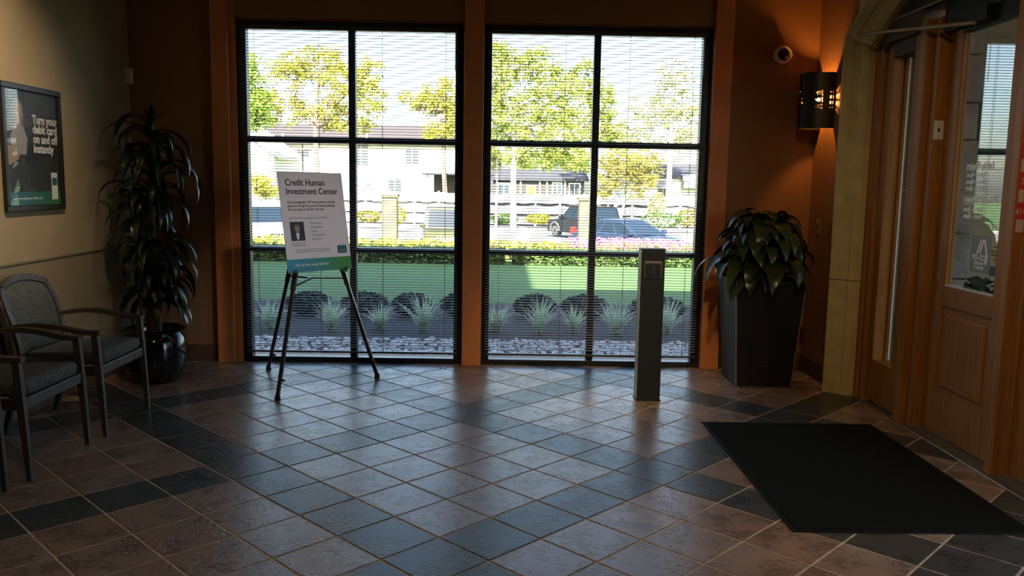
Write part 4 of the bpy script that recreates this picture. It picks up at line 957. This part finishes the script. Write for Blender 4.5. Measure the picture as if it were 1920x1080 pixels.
# ---- vehicles (local: length along +x to the nose, width along y)
def vehicle(name, label, loc, rz, paint, L, W, low, cabin, wheels, wr, ww=.24, flare=None, front='grille', extras=True, tail=True, cat='car', group=None):
    """low: side outline (x, z) of the lower body without arches; cabin: (x_base_rear, x_roof_rear, x_roof_front, x_base_front, z_belt, z_roof, inset)"""
    t = empty(name, loc, rz); tag(t, label, cat, group)
    # body: side outline with wheel arches cut in
    zb = min(z for x, z in low); out = []
    bottom = []
    for wx in sorted(wheels):
        ar = wr * 1.18
        for k in range(9):
            a = pi - pi * k / 8; bottom.append((wx + ar * cos(a), max(zb, wr + ar * sin(a)) if k not in (0, 8) else zb))
    tops = [p for p in low if p[1] > zb + 1e-6]
    xs0, xs1 = min(x for x, z in low), max(x for x, z in low)
    poly = [(xs0, zb)] + bottom + [(xs1, zb)] + tops
    b = MB(); n = len(poly); V = []; F = []
    rows = [(-W / 2, .97), (-W / 2 * .97, 1.0), (W / 2 * .97, 1.0), (W / 2, .97)]
    zmid = .62
    for y, s in rows:
        for x, z in poly: V.append((x * (.985 if abs(y) >= W / 2 else 1), y, zb + (z - zb) * (s if z > zmid else 1)))
    for k in range(3):
        for i in range(n): j = (i + 1) % n; F.append((k * n + i, k * n + j, (k + 1) * n + j, (k + 1) * n + i))
    F.append(tuple(range(n - 1, -1, -1))); F.append(tuple(3 * n + i for i in range(n)))
    b.add(V, F); body = fix_normals(b.build('body', paint, t))
    xr, xrr, xrf, xf, zbelt, zroof, ins = cabin; hw = W / 2 * .96; hr = hw - ins
    C = {'rbl': (xr, -hw, zbelt), 'rbr': (xr, hw, zbelt), 'fbl': (xf, -hw, zbelt), 'fbr': (xf, hw, zbelt), 'rtl': (xrr, -hr, zroof), 'rtr': (xrr, hr, zroof), 'ftl': (xrf, -hr, zroof), 'ftr': (xrf, hr, zroof)}
    C = {k: Vector(v) for k, v in C.items()}
    mb = MB(); q = [C[k] for k in ('rbl', 'fbl', 'fbr', 'rbr', 'rtl', 'ftl', 'ftr', 'rtr')]
    mb.add(q, [(3, 2, 1, 0), (4, 5, 6, 7), (0, 1, 5, 4), (1, 2, 6, 5), (2, 3, 7, 6), (3, 0, 4, 7)])
    cab = mb.build('cabin', paint, t)
    rf = MB().box(min(xrr, xrf) + .05, max(xrr, xrf) - .02, -hr + .04, hr - .04, zroof - .01, zroof + .035, .03).build('roof_panel', paint, t)
    def pane(a, bq, c, d, u0, u1, v0, v1, nm):
        P = lambda u, v: (a.lerp(bq, u)).lerp(d.lerp(c, u), v)
        nrm = (bq - a).cross(d - a).normalized(); cen = (a + bq + c + d) / 4; 
        if nrm.dot(cen - Vector(((xr + xf) / 2, 0, (zbelt + zroof) / 2))) < 0: nrm = -nrm
        g = MB(); k = [P(u0, v0), P(u1, v0), P(u1, v1), P(u0, v1)]; g.add([p - nrm * .02 for p in k] + [p + nrm * .008 for p in k], [(4, 5, 6, 7), (0, 1, 5, 4), (1, 2, 6, 5), (2, 3, 7, 6), (3, 0, 4, 7)])
        fix_normals(g.build(nm, M['car_glass'], cab))
    pane(C['fbl'], C['fbr'], C['ftr'], C['ftl'], .07, .93, .06, .93, 'windscreen'); pane(C['rbl'], C['rbr'], C['rtr'], C['rtl'], .08, .92, .12, .9, 'rear_window')
    for s in ('l', 'r'):
        A, B2, Cc, D = C['rb' + s], C['fb' + s], C['ft' + s], C['rt' + s]
        cuts = [(.06, .30), (.34, .62), (.66, .95)] if (xf - xr) > 2.5 else [(.08, .48), (.53, .94)]
        for u0, u1 in cuts: pane(A, B2, Cc, D, u0, u1, .08, .88, 'side_window')
    for wx in wheels:
        for s in (-1, 1):
            y = s * (W / 2 - ww / 2 + .01)
            wl = MB().lathe([(wr * .6, -ww / 2), (wr * .93, -ww / 2), (wr, -ww / 2 + .04), (wr, ww / 2 - .04), (wr * .93, ww / 2), (wr * .6, ww / 2)], 20, (wx, y, wr), 'y').build('wheel', M['tyre'], t, smooth=True)
            MB().lathe([(wr * .62, s * ww * .40), (wr * .58, s * ww * .52), (wr * .2, s * ww * .46), (.02, s * ww * .5)], 14, (wx, y, wr), 'y').build('rim', M['rim'], wl)
            if flare:
                fl_ = MB(); pts = []
                for k in range(13):
                    a = pi - pi * k / 12; pts.append((wx + wr * 1.22 * cos(a), s * (W / 2 + .02), wr + wr * 1.22 * sin(a)))
                for p, p2 in zip(pts, pts[1:]): fl_.bar(p, p2, .09, .10)
                fl_.build('wheel_flare', flare, t)
    for s in (-1, 1):
        MB().box(xf - .30, xf - .12, s * (hw + .10) - .10, s * (hw + .10) + .10, zbelt + .0, zbelt + .17, .03).build('mirror', paint, t)
        MB().box(xs1 - .06, xs1 + .02, s * (W / 2 - .26) - .17, s * (W / 2 - .26) + .17, .60, .76, .02).build('headlamp', M['lamp_clear'], t)
        if tail: MB().box(xs0 - .02, xs0 + .12, s * (W / 2 - .10) - .12, s * (W / 2 - .10) + .115, .78, 1.08, .02).build('tail_lamp', M['tail_red'], t)
    MB().box(xs1 - .04, xs1 + .07, -W / 2 + .06, W / 2 - .06, .34, .52, .03).build('bumper', M['car_silver'] if extras else paint, t); MB().box(xs0 - .07, xs0 + .04, -W / 2 + .06, W / 2 - .06, .38, .56, .03).build('bumper', M['car_silver'] if extras else paint, t)
    for k in range(7): MB().box(xs1 - .01, xs1 + .018, -.42 + .12 * k, -.42 + .12 * k + .07, .60, .80).build('grille_slot', M['lamp_clear'] if front == 'pale' else M['tyre'], t)
    return t
suv_low = [(-2.2, .30), (2.2, .30), (2.22, .55), (2.16, .92), (.95, 1.02), (-2.05, 1.04), (-2.2, .9), (-2.22, .55)]
vehicle('parked_suv', 'black four-wheel-drive with pale wheel arches parked beyond the street', (4.25, 44.0, SZ_), radians(118), M['car_black'], 4.4, 1.82, suv_low, (-2.1, -1.92, .25, .92, 1.02, 1.70, .14), (-1.35, 1.38), .36, flare=M['flare_grey'], group='parked vehicles')
sed_low = [(-2.35, .26), (2.35, .26), (2.38, .48), (2.25, .70), (1.05, .92), (-1.75, .95), (-2.3, .86), (-2.38, .5)]
vehicle('parked_sedan', 'dark blue sedan with its windscreen towards us behind pink flowers', (5.05, 33.4, SZ_), radians(-50), M['car_blue'], 4.7, 1.84, sed_low, (-1.85, -1.0, .15, 1.20, .92, 1.44, .20), (-1.42, 1.45), .33, extras=False, group='parked vehicles')
boxy_low = [(-1.95, .42), (1.95, .42), (1.96, .62), (1.9, 1.02), (.7, 1.06), (-1.95, 1.08), (-1.96, .6)]
vehicle('parked_offroader', 'olive boxy four-wheel-drive facing us, partly behind the middle post', (-2.25, 33.0, SZ_), radians(-84), M['car_olive'], 3.9, 1.75, boxy_low, (-1.9, -1.85, .35, .60, 1.05, 1.80, .06), (-1.2, 1.2), .38, flare=M['flare_grey'], front='pale', group='parked vehicles')
van_low = [(-2.4, .32), (2.4, .32), (2.42, .58), (2.3, 1.0), (1.2, 1.1), (-2.4, 1.12), (-2.42, .6)]
vehicle('parked_van', 'white van parked beyond the sign, cut by the window edge', (-9.7, 34.0, SZ_), radians(-58), M['car_white'], 4.8, 1.95, van_low, (-2.3, -2.2, .35, 1.15, 1.1, 1.78, .10), (-1.5, 1.5), .36, group='parked vehicles')
vehicle('parked_wagon', 'silver wagon with red tail lamp parked behind the white van', (-11.6, 43.0, SZ_), radians(112), M['car_silver'], 4.6, 1.85, suv_low, (-2.1, -1.95, .3, 1.0, 1.02, 1.72, .14), (-1.35, 1.38), .36, group='parked vehicles')

# ---- trees
def tree(label, x, y, base, trunk_h, trunk_r, blobs, n, size, leaf, bark, seed, cat='tree', lean=(0, 0), multi=1):
    """blobs: (dx, dy, z, rx, ry, rz) of the crown"""
    t = empty('street_tree', (x, y, base)); tag(t, label, cat, 'trees beyond the street'); r = random.Random(seed)
    tk = MB()
    for m_ in range(multi):
        a = m_ * 2.1; sp = .25 * (multi > 1)
        top = Vector((lean[0] + sp * trunk_h * cos(a), lean[1] + sp * trunk_h * sin(a), trunk_h)); mid = top * .5 + Vector((r.uniform(-.1, .1), 0, 0))
        tk.tube([(0, 0, -.2), mid, top], [trunk_r, trunk_r * .8, trunk_r * .62], 8)
        for b in blobs:
            if multi > 1 and r.random() < .4: continue
            e = Vector((b[0] + r.uniform(-.3, .3) * b[3], b[1] + r.uniform(-.3, .3) * b[4], b[2] + .2 * b[5])); md = top.lerp(e, .5) + Vector((0, 0, -.15 * b[5])); tk.tube([top - Vector((0, 0, .1)), md, e], [trunk_r * .5, trunk_r * .32, trunk_r * .12], 6)
            for q in range(3):
                e2 = Vector((b[0] + r.uniform(-.8, .8) * b[3], b[1] - r.uniform(0, .8) * b[4], b[2] + r.uniform(-.5, .7) * b[5])); tk.tube([md, md.lerp(e2, .55) + Vector((0, 0, .1)), e2], [trunk_r * .24, trunk_r * .16, trunk_r * .05], 5)
    tk.build('trunk', bark, t); cr = MB(); tot = sum(b[3] * b[5] for b in blobs)
    for b in blobs:
        # each blob is many small sprays with gaps between them
        k = int(n * b[3] * b[5] / tot); sprays = max(6, k // 14)
        for s in range(sprays):
            while True:
                v = Vector((r.uniform(-1, 1), r.uniform(-1, 1), r.uniform(-1, 1)))
                if v.length <= 1: break
            c = (b[0] + v.x * b[3], b[1] + v.y * b[4], b[2] + v.z * b[5]); leaves_in(cr, c, (size * 3.6, size * 3.6, size * 2.6), 26, size * .8, r, .1)
    cr.build('crown', leaf, t); return t
def at(px, py, Y):                                     # the point seen at a place of the photograph, at depth Y
    d = CF + CR * ((px - 960) / FPX) + CU * ((540 - py) / FPX); s = Y / d.y; return Vector((d.x * s, Y, EYE + d.z * s))
def crown(px, Y, base, lst):
    o = at(px, 343, Y); res = []; k = Y / FPX
    for (cx, cyy, rx, rz) in lst:
        p = at(cx, cyy, Y); res.append((p.x - o.x, random.Random(cx).uniform(-.6, .6), p.z - base, rx * k, rx * k * .8, rz * k))
    return o.x, res
def ptree(label, px, Y, trunk_top_py, tr, lst, n, size, leaf, bark, seed, **kw):
    x, bl = crown(px, Y, SZ_ + .1, lst); th = at(px, trunk_top_py, Y).z - SZ_ - .1
    return tree(label, x, Y, SZ_ + .1, th, tr, bl, n, size, leaf, bark, seed, **kw)
ptree('bright green tree at the edge of the window nearest the dracaena', 448, 57.5, 260, .22, [(455, 150, 36, 55), (480, 205, 34, 34), (450, 225, 40, 30)], 3600, .17, M['leaf_bright'], M['bark_brown'], 1)
ptree('wide yellow tree with bare forked branches above the brown roof', 592, 62, 235, .26, [(540, 135, 45, 36), (600, 115, 50, 34), (645, 165, 45, 45), (525, 200, 50, 34), (690, 140, 26, 34), (700, 190, 30, 30), (600, 215, 60, 25), (655, 235, 50, 20)], 6500, .16, M['leaf_yellow'], M['bark_brown'], 2)
ptree('sparse yellow tree leaning beside the middle post', 838, 60, 250, .20, [(835, 175, 40, 32), (800, 195, 34, 20), (850, 225, 34, 34), (770, 185, 24, 14), (820, 250, 28, 22)], 2900, .15, M['leaf_yellow'], M['bark_brown'], 3, lean=(-.3, 0))
ptree('big green tree with a thick white trunk in the window past the middle post', 964, 50, 235, .20, [(940, 120, 36, 40), (1000, 125, 50, 40), (1050, 180, 48, 50), (960, 200, 60, 48), (1020, 240, 60, 40), (930, 260, 34, 36), (1000, 295, 60, 26), (1075, 290, 34, 30)], 8500, .13, M['leaf_green'], M['bark_pale'], 4)
ptree('slender tree with a thin white trunk beside the thick white one', 931, 53, 260, .08, [(928, 170, 24, 44), (935, 100, 18, 26), (925, 300, 18, 24)], 1300, .13, M['leaf_green'], M['bark_pale'], 5)
ptree('tall green tree behind the mullion of the window past the middle post', 1108, 66, 260, .24, [(1100, 150, 36, 45), (1130, 190, 30, 40), (1110, 240, 55, 40), (1150, 255, 40, 28)], 4200, .15, M['leaf_green'], M['bark_brown'], 6)
ptree('pale thin leaved tree near the corner with the planter', 1255, 61, 255, .24, [(1260, 145, 40, 30), (1230, 210, 55, 40), (1290, 215, 40, 48), (1200, 255, 45, 26), (1280, 265, 40, 20)], 3000, .15, M['leaf_pale'], M['bark_pale'], 7)
ptree('small spreading golden tree with many pale stems above the dark blue car', 1160, 54, 385, .09, [(1165, 315, 48, 30), (1195, 345, 34, 30), (1135, 340, 28, 30), (1180, 300, 60, 22), (1215, 320, 26, 26)], 4000, .11, M['leaf_gold'], M['bark_pale'], 8, multi=4)
ptree('small round yellow tree beside the sign board', 488, 52, 375, .06, [(488, 345, 22, 20), (500, 358, 18, 14)], 1200, .11, M['leaf_yellow'], M['bark_brown'], 9)
ptree('distant green tree filling the gap above the low house', 1060, 95, 300, .25, [(1045, 300, 40, 22), (990, 300, 40, 20), (1090, 310, 30, 20)], 2200, .22, M['leaf_bright'], M['bark_brown'], 10)
# bushes beyond the street
for k, (px, py, w, h, Y, m, lab) in enumerate(((742, 403, 22, 20, 46, 'leaf_yellow', 'yellow bush beside the cream pillar, beyond the street'), (690, 405, 26, 12, 50, 'leaf_gold', 'low golden bush at the fence foot, left of the cream pillar'),
        (945, 410, 28, 10, 54, 'hedge_leaf', 'low green bush around the white tree trunk'), (1010, 410, 26, 10, 54, 'leaf_yellow', 'low yellow green bush left of the black four-wheel-drive'), (1240, 412, 42, 16, 50, 'hedge_leaf', 'broad green bush behind the dark blue car'), (1290, 408, 26, 18, 51, 'leaf_gold', 'reddish golden bush near the window edge'),
        (1232, 385, 18, 26, 53, 'leaf_pale', 'feathery pale tall grass by the white house'), (490, 452, 30, 9, 25, 'leaf_yellow', 'yellow green bush before the white van'))):
    p = at(px, py, Y); kk = Y / FPX; base = at(px, py + h, Y); shrub('street_bush', lab, (p.x, Y, base.z), (w * kk, w * kk * .7, h * kk), 900, .09 * Y / 50, M[m], 600 + k, 'bushes along the street')

# ---- white panelled fence
fe = empty('white_fence', (0, 56, SZ_)); tag(fe, 'long white panel fence with sagging dark joints along the street', 'fence'); k56 = 56 / FPX
x0 = at(640, 343, 56).x; pitch_ = 1.62; npan = 16
for k in range(npan + 1): MB().box(x0 + pitch_ * k - .06, x0 + pitch_ * k + .06, -.06, .06, 0, 2.25, .01).build('post', M['fence_white'], fe)
bm_ = []
for row, (za, zb) in enumerate(((.12, .70), (.84, 1.40), (1.54, 2.15))):
    mb = MB(); n = 8; V = []; F = []; hw2 = pitch_ / 2 - .07
    for y in (-.03, .02):
        for i in range(n + 1):
            u = i / n * 2 - 1; sag = .05 * (1 - u * u); V += [(u * hw2, y, za - (sag if row else 0)), (u * hw2, y, zb - sag)]
    m2 = 2 * (n + 1)
    for i in range(n):
        a = 2 * i; F += [(a, a + 2, a + 3, a + 1), (m2 + a + 1, m2 + a + 3, m2 + a + 2, m2 + a), (a + 1, a + 3, m2 + a + 3, m2 + a + 1), (m2 + a, m2 + a + 2, a + 2, a)]
    F += [(0, 1, m2 + 1, m2), (m2 + 2 * n, m2 + 2 * n + 1, 2 * n + 1, 2 * n)]
    mb.add(V, F); me = mb.mesh('board', M['fence_white'])
    for k in range(npan): place('board', me, fe, (x0 + pitch_ * (k + .5), 0, 0))

MB().box(x0, x0 + pitch_ * npan, .07, .10, .15, 2.0).build('added_gap_backing', M['roof_grey'], fe)  # added dark sheet, makes the gaps between the boards look dark
# ---- houses
def gable_house(name, label, loc, rz, W, D, H, rise, wall, roof, over=.4, axis='x', windows=(), doors=(), win_m='house_glass', extra=None):
    """front towards -y; ridge along x; windows: (x, z, w, h) on the front"""
    t = empty(name, loc, rz); tag(t, label, 'house')
    MB().prism([(0, 0), (D, 0), (D, H), (D / 2, H + rise), (0, H)], 'x', -W / 2, W / 2).build('wall', wall, t)
    sl = sqrt((D / 2) ** 2 + rise ** 2); an = atan2(rise, D / 2)
    r1 = MB(); r1.prism([(-over, H - over * tan(an)), (D / 2, H + rise), (D / 2, H + rise + .18), (-over, H - over * tan(an) + .18)], 'x', -W / 2 - over, W / 2 + over); r1.build('roof', roof, t)
    r2 = MB(); r2.prism([(D + over, H - over * tan(an)), (D / 2, H + rise), (D / 2, H + rise + .18), (D + over, H - over * tan(an) + .18)], 'x', -W / 2 - over, W / 2 + over); r2.build('roof', roof, t)
    for x, z, w, h in windows:
        f = MB(); f.box(x - w / 2 - .09, x + w / 2 + .09, -.06, .02, z - .09, z + h + .09, .01); wo_ = f.build('window', M['fence_white'], t)
        MB().box(x - w / 2, x + w / 2, -.075, -.05, z, z + h).build('pane', M[win_m], wo_); MB().box(x - .03, x + .03, -.09, -.05, z, z + h).build('glazing_bar', M['fence_white'], wo_)
    return t
p = at(660, 343, 76)
hA = gable_house('white_building', 'large white building with brown roof behind the yellow trees', (p.x, 76, SZ_ + .2), radians(-9), 21, 10, 6.0, 1.7, M['siding_white'], M['roof_brown'], .5, windows=((-4.6, 4.6, 1.2, .7), (.9, 4.0, 1.3, 1.9), (5.6, 4.2, 1.2, 1.3), (-7.5, 1.6, 1.2, 1.5), (4.0, 1.4, 1.2, 1.4)))
for x, zz in ((-6.2, 6.35), (1.6, 6.4)):
    MB().bar((x, -.5, zz - .3), (x + .12, -1.0, zz + .25), .18, .32).build('flood_lamp', M['lamp_clear'], hA)
p = at(470, 343, 66); t = empty('white_gable', (p.x - 1.3, 66, SZ_ + .2)); tag(t, 'white gabled house front at the window edge nearest the dracaena', 'house')
MB().prism([(-3.6, 0), (3.2, 0), (3.2, 4.6), (-.4, 7.2), (-3.6, 4.6)], 'y', 0, 8).build('wall', M['siding_white'], t)
MB().prism([(3.7, 4.2), (-.4, 7.2), (-.4, 7.42), (3.7, 4.45)], 'y', -.4, 8).build('roof', M['siding_white'], t); MB().prism([(-4.1, 4.2), (-.4, 7.2), (-.4, 7.42), (-4.1, 4.45)], 'y', -.4, 8).build('roof', M['siding_white'], t)
p = at(1010, 343, 70)
hB = gable_house('low_house', 'long low taupe house with dark roof and a yellow sign behind the white fence', (p.x, 70, SZ_ + .2), 0, 7.6, 7, 2.95, .75, M['siding_taupe'], M['roof_grey'], .35, windows=((-2.9, 1.55, .9, 1.0), (1.55, 1.5, .7, 1.2), (3.0, 1.55, .8, 1.1)))
ys = MB().box(-.95, -.3, -.12, -.03, 1.5, 2.4, .01).build('yellow_sign', M['sign_yellow'], hB); MB().box(-1.02, -.23, -.08, -.02, 1.43, 2.47).build('sign_frame', M['fence_white'], hB)
for x in (-3.5, -2.1, -1.5, .1, .7, 2.2): MB().box(x - .06, x + .06, -.10, -.0, 0, 2.9).build('porch_post', M['fence_white'], hB)
p = at(1262, 343, 66)
hC = gable_house('white_house', 'white house with small grey awnings near the corner with the planter', (p.x + .3, 66, SZ_ + .2), radians(4), 5.2, 7, 3.3, .9, M['siding_white'], M['roof_grey'], .3, windows=((-1.1, 1.55, .8, .9), (1.9, 1.5, .9, .5)))
aw = MB(); aw.prism([(-.05, 3.0), (-.75, 2.45), (-.75, 2.35), (-.05, 2.55)], 'x', -1.6, -.6); aw.build('awning', M['awning_grey'], hC)
aw = MB(); aw.prism([(0.0, 3.55)] + [(-1.0 * sin(pi / 2 * k / 6), 2.5 + 1.05 * cos(pi / 2 * k / 6)) for k in range(1, 7)] + [(0, 2.5)], 'x', .3, 2.2); aw.build('awning', M['awning_grey'], hC)
p = at(850, 343, 61.5); t = empty('carport', (p.x + .3, 61.5, SZ_ + .2)); tag(t, 'open brown carport seen just left of the middle post', 'carport')
MB().prism([(-2.6, 3.3), (2.6, 3.3), (2.6, 3.15), (-2.6, 3.15)], 'y', -.3, 5).build('roof', M['roof_grey'], t); MB().box(-1.9, 2.4, 2.0, 2.2, 0, 3.15).build('back_wall', M['carport_brown'], t)
for x in (-2.2, .45, 2.2): MB().box(x - .12, x + .12, 0, .25, 0, 3.15).build('post', M['fence_white'], t)
# street pole with wires near the white building
sp_ = empty('utility_pole', (at(568, 343, 70).x, 70, SZ_)); tag(sp_, 'thin grey utility pole before the white building', 'pole'); MB().tube([(0, 0, 0), (0, 0, 5.8)], [.09, .06], 8).build('shaft', M['carport_brown'], sp_); MB().box(-.8, .8, -.05, .05, 5.2, 5.3).build('crossarm', M['carport_brown'], sp_)

# ---- porch outside the glass door
tag(MB().box(2.93, 9, -4, 7.3, -.2, -.015).build('porch_slab', M['pier_stone']), 'pale concrete porch slab outside the glass door', 'paving', kind='structure')
pi_ = empty('porch_pier', (3.20, 6.22, 0)); tag(pi_, 'stone pier standing just outside the glass door', 'pier')
z = 0; k = 0
while z < 3.7:
    h = (.30, .36, .26, .33)[k % 4]; o = .012 * (k % 2); MB().box(-.16 - o, .145 + o, -.27 - o, .24, z, z + h - .008, .012).build('stone_block', M['pier_stone'], pi_); z += h; k += 1
tag(MB().box(3.05, 8, 7.75, 8.0, -.2, 3.9).build('wall_porch', M['stucco_beige']), 'beige stucco porch wall seen through the glass door', 'wall', kind='structure')
bxo = empty('night_drop', (4.22, 7.75, 2.0)); tag(bxo, 'dark grey box on the beige porch wall beyond the door glass', 'box'); MB().box(-.28, .35, -.35, -.001, -.12, .42, .012).build('case', M['box_grey'], bxo); MB().box(-.30, .37, -.40, -.001, .42, .45, .004).build('lid', M['box_grey'], bxo)
shrub('porch_shrub', 'leafy shrub against the beige porch wall outside the glass door', (4.1, 7.2, -.02), (.38, .3, .42), 900, .07, M['shrub_dark'], 77)
